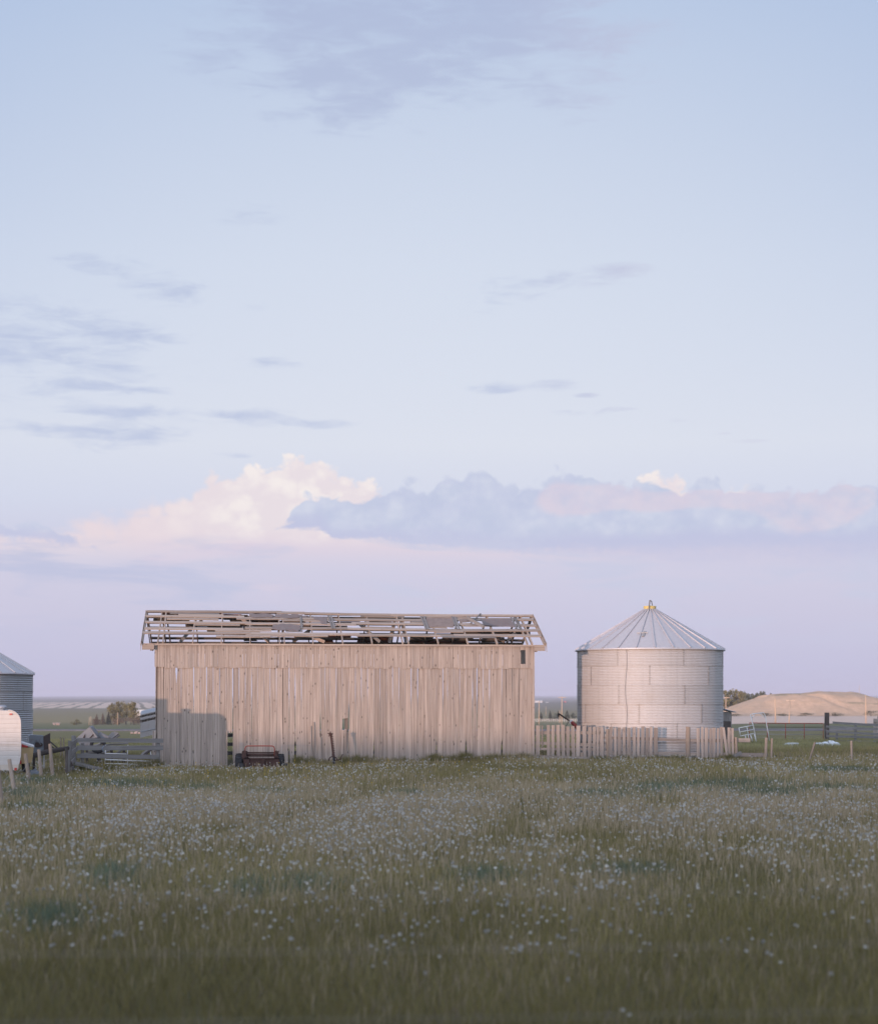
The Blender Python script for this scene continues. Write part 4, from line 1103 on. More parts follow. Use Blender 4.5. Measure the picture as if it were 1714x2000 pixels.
def rail_fence_right():
    t = thing('rail_fence', P(1614, 1450, 112), 'grey five-rail plank fence on a tall dark post at the right edge', 'fence')
    Yf = lambda x: 112 - (x - 1614) * .13
    fp = lambda x, y, d=0: P(x, y, Yf(x) + d)
    b = MB(); b.bar(fp(1614, 1454), fp(1614, 1392), .27, .27, up=(0, 1, 0), n=5, jit=.01); b.build('post', M['dark_wood'], t)
    for x, tp, bt in ((1670, 1412, 1452), (1740, 1412, 1456), (1633.5, 1432, 1453)):
        b = MB(); b.bar(fp(x, bt, .2), fp(x, tp, .2), .13, .13, up=(0, 1, 0), n=3, jit=.01); b.build('post', M['grey_wood'], t)
    for y0, y1, x0 in ((1411.5, 1417, 1626), (1419, 1424.5, 1612), (1428.5, 1434.5, 1612), (1438, 1440.5, 1612), (1447.5, 1449, 1616)):
        b = MB(); b.bar(fp(x0, y0, -.2), fp(1760, y1 + (y1 - y0) * .45, -.2), .05, .14, n=8, jit=.008, tint=rnd.uniform(.85, 1.1)); b.build('rail', M['grey_wood'], t)
rail_fence_right()

def windbreak():
    t = thing('windbreak_panel', P(1730, 1445, 116), 'brown board windbreak panel cut by the right edge behind the plank fence', 'windbreak')
    for k in range(10):
        x0 = 1705 + k * 7.2
        top = 1400 - k * .3 if k else 1404
        b = MB(); b.bar(P(x0 + 3, 1446, 116), P(x0 + 3.6, top, 116.3), .245, .03, up=(0, 1, 0), n=3, jit=.004); b.build('board', M['picket'], t)
    for y in (1409, 1436):
        b = MB(); b.bar(P(1706, y, 116.1), P(1776, y, 116.1), .05, .14); b.build('cross_rail', M['picket'], t)
windbreak()

def rubble(cx, cy, w, h, Y, label, seed):
    """torn white plastic heaped in the grass"""
    rr = random.Random(seed); t = thing('plastic_sheet', P(cx, cy, Y), label, 'plastic waste')
    b = MB(); nx, ny = 26, 10; W = w * Y / F; vs, fs = [], []
    hh = h * Y / F; p = P(cx, cy, Y); g = ground(p.x, p.y)
    for i in range(ny + 1):
        for j in range(nx + 1):
            x = (j / nx - .5) * W; y = (i / ny - .5) * 1.3
            e = max(0, math.sin(math.pi * j / nx)) ** .5 * math.sin(math.pi * (i + .3) / (ny + .6))
            z = e * hh * (.35 + .9 * abs(mnoise.noise((x * 1.6 + seed, y * 2, 0)))) + .12 * e * mnoise.noise((x * 6, y * 6, seed)) + .02 
            vs.append((p.x + x + .1 * mnoise.noise((x * 4, y * 4, 2)), p.y + y, g + z))
    for i in range(ny):
        for j in range(nx):
            a = i * (nx + 1) + j
            if rr.random() > .07: fs.append((a, a + 1, a + nx + 2, a + nx + 1))
    b.add(vs, fs, None, 1); b.build('crumpled_sheet', M['plastic'], t)
    for k in range(7):
        b2 = MB(); x = p.x + rr.uniform(-.5, .5) * W; 
        b2.box((x, p.y - .5 + rr.uniform(-.3, .3), g + .09), (rr.uniform(.15, .4), rr.uniform(.1, .3), rr.uniform(.08, .2)), None, rr.uniform(0, 3)); b2.build('plastic_scrap', M['plastic'], t)
rubble(1614, 1459, 54, 12, 92, 'wide heap of torn white plastic in grass below the tall dark fence post', 3)
rubble(1542, 1458, 26, 8, 92, 'small heap of white and blue plastic in grass before the red gate', 8)

# ---------------------------------------------------------------- small shed and auger by the bin
def shed():
    t = thing('small_shed', P(1420, 1450, 96), 'narrow grey plank shed with a blue roof peeking out right of the bin', 'shed')
    o = P(1428.5, 1392, 96); z0 = ground(o.x, 96) - .1; z1 = o.z
    b = MB()
    x = o.x - 1.3
    while x < o.x - .05:
        b.bar((x + .07, 96, z0), (x + .07, 96, z1 + .05), .135, .03, up=(0, 1, 0), n=3, jit=.003); x += .14
    b.box((o.x - .03, 96.9, (z0 + z1) / 2), (.05, 1.75, z1 - z0), 1); b.box((o.x - 1.3, 96.9, (z0 + z1) / 2), (.05, 1.75, z1 - z0), 1); b.box((o.x - .65, 97.8, (z0 + z1) / 2), (1.3, .05, z1 - z0), 1)
    b.build('plank_wall', M['grey_wood'], t)
    r = MB(); r.prism([(o.x + .22, 95.75, z1 - .0), (o.x + .22, 98, z1 + .02), (o.x - .65, 98, z1 + .24), (o.x - .65, 95.75, z1 + .24)], (0, 0, .04)); r.prism([(o.x - .65, 95.75, z1 + .24), (o.x - .65, 98, z1 + .24), (o.x - 1.6, 98, z1), (o.x - 1.6, 95.75, z1)], (0, 0, .04)); r.build('roof', M['shed_roof'], t)
    d = MB(); d.box((o.x - .38, 95.97, z0 + .75), (.62, .04, 1.5), 1); d.build('door', M['dark_wood'], t)
shed()

def auger():
    Y = 72.6
    t = thing('grain_auger', P(1120, 1470, Y), 'dark grain auger with a red tube sloping up left of the bin', 'auger')
    b = MB(); b.tube([P(1128, 1424, Y), P(1123, 1417, Y), P(1115, 1410, Y)], .085, 10); b.build('auger_tube', M['auger_red'], t, shade=True)
    b = MB(); b.tube([P(1116, 1411, Y), P(1092, 1395, Y)], .035, 8); b.build('spout_pipe', M['dark_iron'], t, shade=True)
    b = MB(); b.lathe([(.001, -.05), (.09, -.05), (.09, .05), (.001, .05)], 10, P(1115, 1410, Y), 'y', 1); b.build('collar', M['white_paint'], t)
    b = MB(); b.tube([P(1092, 1395, Y), P(1090, 1394, Y), P(1090.5, 1400, Y)], .045, 6); b.build('end_bracket', M['dark_iron'], t)
    b = MB(); b.tube([P(1111, 1408, Y), P(1106, 1416, Y), P(1104, 1426, Y), P(1104, 1488, Y)], .014, 6); b.build('support_rod', M['dark_iron'], t)
    b = MB(); b.tube([P(1126, 1422, Y), P(1126, 1489, Y)], .03, 6); b.build('support_leg', M['dark_iron'], t)
auger()
# ---------------------------------------------------------------- rusty machine in front of the barn
def wheel(t, c, R, w, nm='tyre', lug=True, ang=0):
    b = MB(); pr = [(R * .55, -w / 2), (R * .9, -w / 2), (R, -w * .32), (R, w * .32), (R * .9, w / 2), (R * .55, w / 2)]
    b.lathe(pr, 28, c, 'x', 1)
    if lug:
        for k in range(18):
            th = 2 * math.pi * k / 18; q = Vector((c[0], c[1] + R * math.cos(th), c[2] + R * math.sin(th)))
            for s in (-1, 1): b.bar(q + Vector((s * w * .48, 0, 0)), q + Vector((0, -.05 * math.sin(th), .05 * math.cos(th))), .03, .035, up=(0, math.cos(th), math.sin(th)), tint=1)
    ty = b.build(nm, M['rubber'], t)
    h = MB(); h.lathe([(.001, -w * .3), (R * .3, -w * .3), (R * .56, -w * .42), (R * .56, w * .42), (R * .3, w * .3), (.001, w * .3)], 20, c, 'x', 1); h.build('rim', M['rust'], ty, shade=True)

def spreader():
    Y = 65.5
    p = lambda x, y, d=0: P(x, y, Y + d)
    s = Y / F
    t = thing('rusty_spreader', p(508, 1505), 'rusty two-wheeled farm spreader with a hoop rail parked against the barn wall', 'farm machine')
    def panel(name, x0, y0, x1, y1, d, th, mt='rust'):
        a, b_ = p(x0, y0), p(x1, y1)
        m = MB(); m.box(((a.x + b_.x) / 2, Y + d, (a.z + b_.z) / 2), (b_.x - a.x, th, a.z - b_.z), 1); return m.build(name, M[mt], t)
    panel('front_plate', 477.5, 1481, 543, 1502, 0, .03)
    f = MB()
    for x0, y0, x1, y1 in ((476, 1480.5, 545, 1482.5), (476, 1480, 487, 1503), (536, 1480, 545, 1503)):
        a, b_ = p(x0, y0), p(x1, y1); f.box(((a.x + b_.x) / 2, Y - .045, (a.z + b_.z) / 2), (b_.x - a.x, .06, a.z - b_.z), 1)
    f.build('plate_frame', M['rust'], t)
    # hopper body behind
    a, b_ = p(478, 1478), p(543, 1500)
    m = MB()
    m.prism([(a.x, Y + .02, a.z - .02), (b_.x, Y + .02, a.z - .02), (b_.x, Y + 1.0, a.z - .05), (a.x, Y + 1.0, a.z - .05)], (0, 0, .03))
    m.box((a.x + .02, Y + .5, (a.z + b_.z) / 2), (.03, 1.0, a.z - b_.z), 1); m.box((b_.x - .02, Y + .5, (a.z + b_.z) / 2), (.03, 1.0, a.z - b_.z), 1)
    m.build('hopper', M['rust'], t)
    for x0, x1 in ((471.5, 480), (535.5, 541)):
        a, b_ = p(x0, 1467), p(x1, 1483); m = MB()
        m.prism([(a.x, Y + .1, b_.z), (b_.x, Y + .1, b_.z), (b_.x, Y + .1, a.z - .03), (a.x + (b_.x - a.x) * .2, Y + .1, a.z), (a.x, Y + .1, a.z - .04)], (0, .55, 0)); m.build('side_box', M['rust'], t)
    b = MB(); hp = [(478.5, 1467), (478.5, 1462), (480, 1458.5), (483, 1457.3), (505, 1457.2), (531, 1457.3), (534.5, 1458.6), (536, 1462), (536, 1482)]
    b.tube([p(x, y, .15) for x, y in hp], .022, 8); b.build('hoop_rail', M['rust_red'], t, shade=True)
    for y, r in ((1470.3, .028), (1474.5, .05)):
        b = MB(); b.tube([p(480, y, .3), p(537, y, .3)], r, 12); b.build('roller', M['rust'], t, shade=True)
    b = MB(); b.bar(p(514, 1504, -.12), p(513.5, 1484, -.07), .08, .05, up=(0, 1, 0)); b.box(p(514, 1484, -.08), (.11, .05, .09), 1); b.build('jack_post', M['rust'], t)
    b = MB(); c = p(515, 1502, -.5)
    b.lathe([(.001, .11), (.18, .10), (.26, .05), (.30, -.02), (.27, -.12), (.2, -.18)], 24, c, 'z', 1); b.smooth = True; b.build('spinner_drum', M['rust'], t)
    wheel(t, p(468, 1493, .45), .42, .30); wheel(t, p(548, 1493, .45), .40, .26)
    wheel(t, p(471, 1501, -.35), .19, .2, 'gauge_tyre', False); wheel(t, p(558, 1499, -.1), .16, .15, 'gauge_tyre', False)
    b = MB(); b.tube([p(468, 1492, .45), p(548, 1492, .45)], .04, 8); b.build('axle', M['dark_iron'], t)
    b = MB(); b.tube([p(546, 1493, .1), p(558, 1498, -.1)], .025, 6); b.tube([p(480, 1494, .1), p(471, 1500, -.35)], .025, 6); b.build('gauge_arm', M['dark_iron'], t)
spreader()

def mower():
    Y = 66.6; p = lambda x, y, d=0: P(x, y, Y + d)
    t = thing('sickle_mower', p(648, 1494), 'rusty sickle mower with its toothed cutter bar standing upright at the barn', 'mower')
    a, b_ = p(651.5, 1482, -.02), p(645.5, 1434, .02)
    b = MB(); b.bar(a, b_, .075, .03, up=(0, 1, 0)); b.build('cutter_bar', M['rust'], t)
    for k in range(14):
        q = a.lerp(b_, (k + .5) / 14); m = MB(); d = (b_ - a).normalized(); side = Vector((d.z, 0, -d.x))
        m.prism([q + side * .03 + d * .035, q + side * .03 - d * .035, q + side * .10], (0, .02, 0)); m.build('knife_tooth', M['rust'], t)
    c = p(645, 1434); m = MB(); m.lathe([(.001, -.05), (.06, -.05), (.07, 0), (.06, .05), (.001, .05)], 10, c, 'y', 1)
    for k in range(5):
        th = k * 1.26 + .3; m.bar(c, c + Vector((math.cos(th) * .12, 0, math.sin(th) * .12)), .03, .03, up=(0, 1, 0))
    m.build('bar_head', M['rust'], t)
    m = MB(); cc = p(650, 1486, -.15); R = .17
    m.tube([cc + Vector((R * math.cos(th), 0, R * math.sin(th))) for th in [math.pi * (i / 10) for i in range(11)]], .025, 6); m.build('shoe_arch', M['rust'], t)
    wheel(t, p(652, 1488, -.05), .2, .08, 'ground_wheel', False)
    m = MB(); m.tube([p(652, 1486), p(664, 1484, -.1), p(669, 1473, -.1)], .02, 6); m.build('lever', M['rust'], t)
mower()

# ---------------------------------------------------------------- camper and what stands by it
def camper():
    Y = 58; p = lambda x, y, d=0: P(x, y, Y + d)
    t = thing('camper_trailer', p(0, 1512), 'cream ribbed camper trailer with a rounded corner, cut by the left edge', 'camper')
    k = Y / F
    dep = Vector((-.30, 1, 0)).normalized() * 2.3
    def outline(x1, y0, y1, r, inset=0):
        pts = [p(-235, y1), p(-235, y0)]
        cx, cy = x1 - r, y0 + r
        for i in range(11):
            th = math.radians(90 - 9 * i); pts.append(p(cx + r * math.cos(th), cy - r * math.sin(th)))
        pts += [p(x1 + .4, 1452), p(x1 - .3, 1476), p(x1 - 3, 1490), p(x1 - 3.5, y1)]
        return pts
    b = MB(); b.prism(outline(40, 1388, 1494, 24), dep, 1); body = b.build('camper_body', M['camper'], t)
    b = MB(); o = [q - Vector((0, .012, 0)) for q in outline(40.6, 1387.4, 1494, 24)]
    pts = o[2:]; b.tube(pts, .022, 6, tint=1); b.build('edge_trim', M['camper'], t, shade=True)
    b = MB(); q = [p(-235, 1494.05), p(36.5, 1494.05), p(36, 1500), p(34.5, 1505), p(-235, 1505)]; b.prism([v + Vector((0, -.004, 0)) for v in q], dep * .97, 1); b.build('skirt', M['cream'], t)
    b = MB(); b.bar(p(-235, 1453, -.01), p(40, 1453, -.01), .02, .035, tint=1); b.build('belt_strip', M['camper'], t)
    vt = MB(); c = p(4, 1388, .9); rr = 9 * k
    vt.lathe([(rr * .8, -.02), (rr * .75, .07), (rr * 1.05, .08), (rr * 1.1, .13), (rr * .9, .17), (.01, .19)], 20, c, 'z', 1); vt.smooth = True; vt.build('roof_vent', M['pale_metal'], t)
    b = MB(); a = p(-150, 1388, .2); b.box((a.x + 1 * k, Y + .95, a.z + .28), (146 * k, 1.9, .62), 1); b.build('added_shadow_box', M['camper'], t)  # unseen box added on the camper to cast the step in the barn shadow
    b = MB(); b.box(p(21.5, 1395, -.02), (.1, .05, .045), 1); b.build('marker_light', M['red_plastic'], t)
    b = MB(); b.box(p(30.5, 1502.5, -.03), (.08, .05, .09), 1); b.build('tail_light', M['red_plastic'], t)
    wheel(t, p(-60, 1502, .35), .34, .2, 'tyre', False)
camper()

def folded_trailer():
    Y = 59.5; p = lambda x, y, d=0: P(x, y, Y + d)
    t = thing('utility_trailer', p(52, 1500), 'yellowed box trailer with white lid and red stripe tucked against the camper', 'trailer')
    dep = Vector((-.24, 1, 0)).normalized() * 1.6
    b = MB(); b.prism([p(30, 1492), p(30, 1459), p(52, 1461), p(65.5, 1459), p(64, 1478), p(62, 1489), p(46, 1492)], dep, 1); b.build('box_body', M['beige'], t)
    b = MB(); b.prism([p(28, 1452), p(28, 1448), p(41, 1450), p(66, 1457.5), p(66.5, 1460.5), p(54, 1458)], dep, 1); b.build('lid', M['white_paint'], t)
    b = MB(); b.prism([p(30, 1459, -.02), p(30, 1452.5, -.02), p(41, 1453, -.02), p(55, 1458, -.02), p(53, 1461, -.02), p(41, 1459, -.02)], Vector((0, .03, 0)), 1); b.build('red_stripe', M['red_plastic'], t)
    b = MB(); b.box(p(39.5, 1489, -.05), (.08, .05, .14), 1); b.build('tail_light', M['red_plastic'], t)
    wheel(t, p(50, 1494, .5), .28, .17, 'tyre', False)
folded_trailer()

def stock_trailer():
    Y = 80; p = lambda x, y, d=0: P(x, y, Y + d); kx = Y / F
    t = thing('stock_trailer', p(330, 1450), 'grey livestock trailer with slatted sides half hidden behind the barn', 'trailer')
    sl = -.23
    L = 86
    q = lambda x, y, d=0: p(274 + x, y + sl * x, d)
    ol = []
    b = MB(); 
    # side wall with two rows of open slots: four bands and slot bars
    def band(y0, y1, d=0, th=.05, mt='grey_trailer', nm='side_panel'):
        m = MB(); m.prism([q(0, y1, d), q(0, y0, d), q(L, y0, d), q(L, y1, d)], (0, th, 0), 1); return m.build(nm, M[mt], t)
    band(1402, 1407); band(1412, 1441)
    band(1396, 1398)
    for y0, y1 in ((1398, 1402), (1407, 1412)):
        band(y0, y1, .09, .02, 'cream', 'slot_back')
        for i in range(30):
            x = .6 + i * 2.95
            m = MB(); m.prism([q(x, y1), q(x, y0), q(x + .9, y0), q(x + .9, y1)], (0, .05, 0), 1); m.build('slot_bar', M['brown_metal'], t)
    band(1429, 1430.5, -.03, .03, 'pale_metal', 'rub_rail')
    m = MB(); r = []
    for i in range(7):
        th = math.radians(90 * i / 6); r.append(q(1.4 - 1.4 * math.cos(th) * 1, 1396 - 7.5 * math.sin(th), 1.0 - 1.0 * math.cos(th) ))
    outl = [q(0, 1396, 0), q(.4, 1392.5, .08), q(1.6, 1390, .3), q(2.5, 1389, 1.0), q(2.5, 1389, 1.8), q(.2, 1396, 2.1)]
    ends = [v + (q(L, 0) - q(0, 0)) for v in outl]
    m.add(outl + ends, [(0, 1, 2, 3, 4, 5), (11, 10, 9, 8, 7, 6)] + [(i, i + 6, (i + 1) % 6 + 6, (i + 1) % 6) for i in range(6)], None, 1); m.build('rounded_roof', M['pale_metal'], t)
    m = MB(); m.prism([q(0, 1441, .02), q(0, 1396, .02), q(0, 1396, 2.1), q(0, 1441, 2.1)], (.04, 0, 0), 1); m.build('rear_panel', M['grey_trailer'], t)
    for x in (44, 58): wheel(t, q(x, 1452, .2), .36, .2, 'tyre', False)
    m = MB(); m.bar(q(L, 1440, 1), q(L + 14, 1444, 1), .12, .1); m.tube([q(L + 10, 1443, 1), P(274 + L + 10, 1468, 81)], .05, 8); m.build('hitch', M['dark_iron'], t)
stock_trailer()

def junk():
    # crumpled sheet-metal housing
    Y = 70; p = lambda x, y, d=0: P(x, y, Y + d)
    t = thing('scrap_metal_housing', p(170, 1470), 'pale folded sheet metal housing lying tilted on the scrap heap behind the board fence', 'scrap metal')
    b = MB(); b.prism([p(149, 1442), p(174, 1420.5), p(180, 1431), p(192, 1445), p(166, 1462), p(156, 1456)], (.05, .05, .02), 1); b.build('wide_panel', M['scrap'], t)
    b = MB(); b.prism([p(174, 1420, -.05), p(177, 1421, -.1), p(194, 1445, -.12), p(190, 1447, -.1)], (.02, .5, .05), 1); b.build('folded_flange', M['scrap'], t)
    b = MB(); b.prism([p(162, 1441, -.03), p(166, 1434, -.03), p(165.5, 1447, -.03), p(162, 1450, -.03)], (0, .02, 0), 1); b.build('grille', M['brown_metal'], t)
    b = MB(); b.prism([p(172, 1444, -.03), p(182, 1433.5, -.03), p(183, 1436, -.03), p(173, 1446, -.03)], (0, .02, 0), 1); b.build('slot', M['brown_metal'], t)
    t2 = thing('steel_sheet', p(200, 1460), 'small bent pale steel sheet beside the tilted metal housing', 'scrap metal')
    b = MB(); b.prism([p(190, 1440, .2), p(194, 1431, .2), p(212, 1440, .2), p(206, 1449, .2), p(196, 1447, .2)], (.03, .04, .03), 1); b.build('sheet', M['scrap'], t2)
    b = MB(); b.bar(p(198, 1446, .3), p(197, 1480, .3), .06, .06); b.build('prop_board', M['grey_wood'], t2)
    # stack of loose boards
    t3 = thing('plank_pile', p(215, 1485), 'pile of loose grey planks heaped on the scrap behind the board fence', 'lumber pile')
    for x0, y0, x1, y1, d, w in ((205, 1449, 226, 1430, .3, .16), (209, 1449, 230, 1432, .25, .14), (206, 1446, 222, 1431, .5, .15), (213, 1450, 232, 1436, .2, .13), (165, 1472, 246, 1473, .6, .12), (172, 1468, 240, 1475, .5, .1), (200, 1476, 248, 1471, .4, .12), (160, 1480, 215, 1466, .7, .1), (215, 1482, 240, 1463, .9, .1), (280, 1476, 297, 1463, .8, .12), (276, 1475, 292, 1462, .9, .1), (168, 1462, 205, 1450, .9, .12), (205, 1455, 250, 1452, 1.0, .1)):
        b = MB(); b.bar(p(x0, y0, d), p(x1, y1, d + .6), w, .04, up=(0, -.4, 1), n=4, jit=.008); b.build('plank', M['grey_wood'] if rnd.random() > .3 else M['dark_wood'], t3)
    for k in range(4):
        b = MB(); b.bar(p(170 + k * 24, 1490, 1.1), p(170 + k * 24, 1462, 1.1), .1, .1, up=(0, 1, 0)); b.build('bearer', M['dark_wood'], t3)
    b = MB(); c = p(191, 1456, -.1); b.lathe([(.22, -.09), (.31, -.1), (.34, -.05), (.34, .05), (.31, .1), (.22, .09)], 24, c, 'y', 1); b.smooth = True
    b.bar(c + Vector((0, 0, -.3)), c + Vector((0, 0, -.8)), .06, .06)
    tag(b.build('old_tyre', M['rubber'], origin=p(191, 1480, -.1)), 'black worn tyre standing among scrap behind the board fence', 'tyre')
    # blue-grey machine cabinet with brown side
    Y = 63; p = lambda x, y, d=0: P(x, y, Y + d)
    t4 = thing('machine_cabinet', p(75, 1475), 'blue-grey sheet metal machine cabinet with brown side panel beside the left grain bin', 'machine')
    b = MB(); b.prism([p(57, 1480), p(57, 1438), p(60, 1435.5), p(85, 1437), p(86, 1474)], (-.3, 1.0, 0), 1); b.build('cabinet_face', M['blue_metal'], t4)
    b = MB(); b.prism([p(86, 1469, -.03), p(85, 1438.5, -.03), p(98, 1432, -.05), p(98.5, 1463, -.05)], (-.02, .04, 0), 1); b.build('side_panel', M['brown_metal'], t4)
    b = MB(); pts = []
    for i in range(14):
        th = 2 * math.pi * i / 14; pts.append(p(74 + 9.5 * math.cos(th), 1455 - 5 * math.sin(th), -.025))
    b.prism(pts, (0, .02, 0), 1); b.build('oval_opening', M['brown_metal'], t4)
    for x0, y0, x1, y1 in ((66, 1456, 71, 1444), (71, 1444, 80, 1455)):
        b = MB(); b.bar(p(x0, y0, -.05), p(x1, y1, -.05), .03, .03); b.build('lift_bar', M['blue_metal'], t4)
    for x0, y0, x1, y1 in ((97, 1448, 114, 1463), (97, 1455, 108, 1464), (88, 1466, 115, 1462)):
        b = MB(); b.tube([p(x0, y0), p(x1, y1, -.3)], .028, 6); b.build('drawbar', M['dark_iron'], t4)
    # fallen log
    Y = 60; p = lambda x, y, d=0: P(x, y, Y + d)
    b = MB(); b.tube([p(62, 1477), p(85, 1470.5, .4), p(110, 1465.5, .9), p(133, 1461.5, 1.4)], [.10, .095, .09, .08], 10, jit=.06)
    for x, y in ((66, 1476), (130, 1462)): b.bar(p(x, 1510), p(x, y), .08, .08)
    tag(b.build('log_rail', M['dark_wood'], origin=p(97, 1495)), 'grey log rail on short props between the cabinet and the board fence', 'log')
    b = MB(); c = p(66, 1501, -1.0); vs, fs = [], []
    for i in range(9):
        for j in range(15):
            u, v = i / 8, j / 14
            h = max(0, math.sin(math.pi * u)) * max(0, math.sin(math.pi * v)) ** .7
            vs.append((c.x + (v - .5) * .62, c.y + (u - .5) * .6, ground(c.x, c.y) + .02 + h * (.22 + .1 * mnoise.noise((u * 4, v * 6, 2)))))
    for i in range(8):
        for j in range(14): fs.append((i*15+j, i*15+j+1, i*15+j+16, i*15+j+15))
    b.add(vs, fs, None, 1); b.smooth = True
    tag(b.build('feed_sack', M['blue_metal'], origin=(c.x, c.y, ground(c.x, c.y))), 'flat blue-grey sack lying in grass behind the leaning posts', 'sack')
    for i, (px, y0, y1, lab) in enumerate(((119, 1466, 1440, 'short pale stake in grass between the brown panel and board fence'), (124.5, 1487, 1441, 'thin pale stake in grass just left of the board fence'))):
        single_post(px, y0, px, y1, 75, .035, lab, 'fence_stake', 'post_wood')
    single_post(61.5, 1449, 62, 1422, 90, .05, 'short orange-brown post just right of the left grain bin', 'fence_post', 'pole_wood')
    single_post(86, 1496, 86, 1466, 64, .03, 'thin white stake beside the brown panel', 'plastic_stake', 'white_paint')
junk()

# ---------------------------------------------------------------- near barbed wire between camera and field
def near_fence():
    t = thing('barbed_wire_fence', (0, 6.5, ground(0, 6.5)), 'strands of thin wire crossing the bottom of the photo close to the camera', 'fence')
    def zz(py, x): return H - (py - HY) * 6.5 / F + .02 * (x / 3.2) ** 2 + .0125 * x
    for py, sl in ((1856, .0), (1990, .002), (1748, -.004)):
        b = MB(); b.tube([(x, 6.5, zz(py, x) + sl * x) for x in [(-5.6 + .4 * i) for i in range(29)]], .0010 if py != 1748 else .0006, 6)
        b.build('wire_strand', M['wire'], t)
    for x in (-5.6, 5.6):
        b = MB(); b.tube([(x, 6.55, ground(x, 6.5) - .3), (x, 6.55, 2.2)], [.06, .055], 10, jit=.03); b.build('post', M['post_wood'], t)
near_fence()
# ---------------------------------------------------------------- far trees, poles, buildings
def leaf_tree(px, pyb, pyt, wpx, Y, col, label, group, name='leafy_tree', seed=0, conifer=False, n=900, dead=False, skip_trunk=False):
    rr = random.Random(seed); npr = np.random.default_rng(seed)
    b0 = P(px, pyb, Y); g = ground(b0.x, Y); Ht = P(px, pyt, Y).z - g; R = wpx * Y / F / 2 * (1.15 if conifer else 1.5)
    t = thing(name, (b0.x, Y, g), label, 'tree', group)
    tr = MB(); lean = Vector((rr.uniform(-.05, .05) * Ht, 0, Ht * (.95 if conifer else .7)))
    base = Vector((b0.x, Y, g - .2))
    r0 = Ht * .025 + .03
    tr.tube([base, base + lean * .4 + Vector((rr.uniform(-.1, .1), 0, 0)), base + lean], [r0, r0 * .7, r0 * .2], 7, tint=.8)
    if not conifer:
        for k in range(5):
            th = rr.uniform(0, 6.28); q = base + lean * rr.uniform(.3, .7)
            tr.tube([q, q + Vector((math.cos(th) * R * .5, math.sin(th) * R * .5, Ht * .16))], [r0 * .5, r0 * .12], 5, tint=.8)
    tr.build('trunk', M['dark_wood'], t)
    # crown: leaf clumps spread through uneven lobes
    pts = []
    if conifer:
        z = npr.random(n) ** .8; th = npr.random(n) * 6.283
        rad = R * (1 - z * .93) * (.35 + .65 * npr.random(n) ** .5) * (1 + .25 * np.sin(z * 40 + th * 2))
        X = np.stack([rad * np.cos(th), rad * np.sin(th), Ht * (.05 + .95 * z) - .12 * rad], 1)
        sz = Ht * .06 * (1.4 - z * .9)
    else:
        lob = [(rr.uniform(-.55, .55) * R, rr.uniform(-.5, .5) * R, Ht * rr.uniform(.16, .86), rr.uniform(.30, .5)) for _ in range(10)] + [(rr.uniform(-.2, .2) * R, 0, Ht * .88, .26)]
        ii = npr.integers(0, len(lob), n); L = np.array(lob)[ii]
        d = npr.normal(size=(n, 3)); d /= np.linalg.norm(d, axis=1)[:, None]
        rad = (npr.random(n) ** .45)[:, None] * np.stack([L[:, 3] * R * 1.25, L[:, 3] * R * 1.25, L[:, 3] * Ht * .42], 1)
        X = L[:, :3] + d * rad; X[:, 2] = np.clip(X[:, 2], Ht * .08, Ht)
        sz = np.full(n, max(Ht * .046, .2 if Y > 500 else .06)) * (.7 + .6 * npr.random(n))
    nrm = npr.normal(size=(n, 3)); nrm /= np.linalg.norm(nrm, axis=1)[:, None]
    a = np.cross(nrm, npr.normal(size=(n, 3))); a /= np.linalg.norm(a, axis=1)[:, None]; c = np.cross(nrm, a)
    s = sz[:, None]
    V = np.stack([X - a * s * .6, X - c * s * .45, X + a * s * .6, X + c * s * .45], 1).reshape(-1, 3)
    me = bpy.data.meshes.new('crown'); o = bpy.data.objects.new('crown', me)
    me.from_pydata(V.tolist(), [], np.arange(4 * n).reshape(-1, 4).tolist())
    cc = np.array(col)[None] * (.65 + .7 * npr.random((n, 1))) * np.array([1, 1, 1])[None]
    cc = np.repeat(np.concatenate([cc, np.ones((n, 1))], 1), 4, 0).astype(np.float32)
    at = me.color_attributes.new('blade_tint', 'FLOAT_COLOR', 'POINT'); at.data.foreach_set('color', cc.ravel())
    me.materials.append(M['leaf']); C.objects.link(o); o.parent = t; ORG[o.name] = Vector((b0.x, Y, g))
    return t

OL, DK, BRN = (.235, .20, .085), (.10, .10, .07), (.22, .165, .115)
G1 = 'tree clump beside the far road'
T_ = [(189, 1413, 1395, 12, 555, BRN, 1, 'small brown conifer at the left end of the far tree clump'),
      (201, 1413, 1393, 11, 556, BRN, 1, 'second small brownish conifer in the far tree clump'),
      (212, 1413, 1390, 12, 557, DK, 1, 'dark slim conifer in front of the tall far poplars'),
      (222, 1412, 1373, 20, 565, OL, 0, 'broad olive tree at the left shoulder of the far clump'),
      (233, 1412, 1369, 20, 570, OL, 0, 'tallest olive tree in the far clump'),
      (246, 1412, 1374, 22, 566, OL, 0, 'round olive tree in the middle of the far clump'),
      (261, 1412, 1370, 17, 562, OL, 0, 'olive tree at the right end of the far clump'),
      (231, 1413, 1402, 24, 552, BRN, 0, 'low brown shrub under the tallest far trees'),
      (255, 1413, 1401, 26, 552, BRN, 0, 'low brown shrub at the right foot of the far clump'),
      (186, 1413, 1403, 14, 551, BRN, 0, 'low brown shrub at the left foot of the far clump'),
      (270, 1411, 1398, 14, 553, (.17, .13, .075), 0, 'pale yellowish shrub left of the stock trailer')]
for i, (x, yb, yt, w, Y, c, con, lab) in enumerate(T_):
    leaf_tree(x, yb, yt, w, Y, c, lab, G1, 'conifer_tree' if con else ('shrub' if 'shrub' in lab else 'leafy_tree'), 100 + i, bool(con), 1100 if not con else 700)
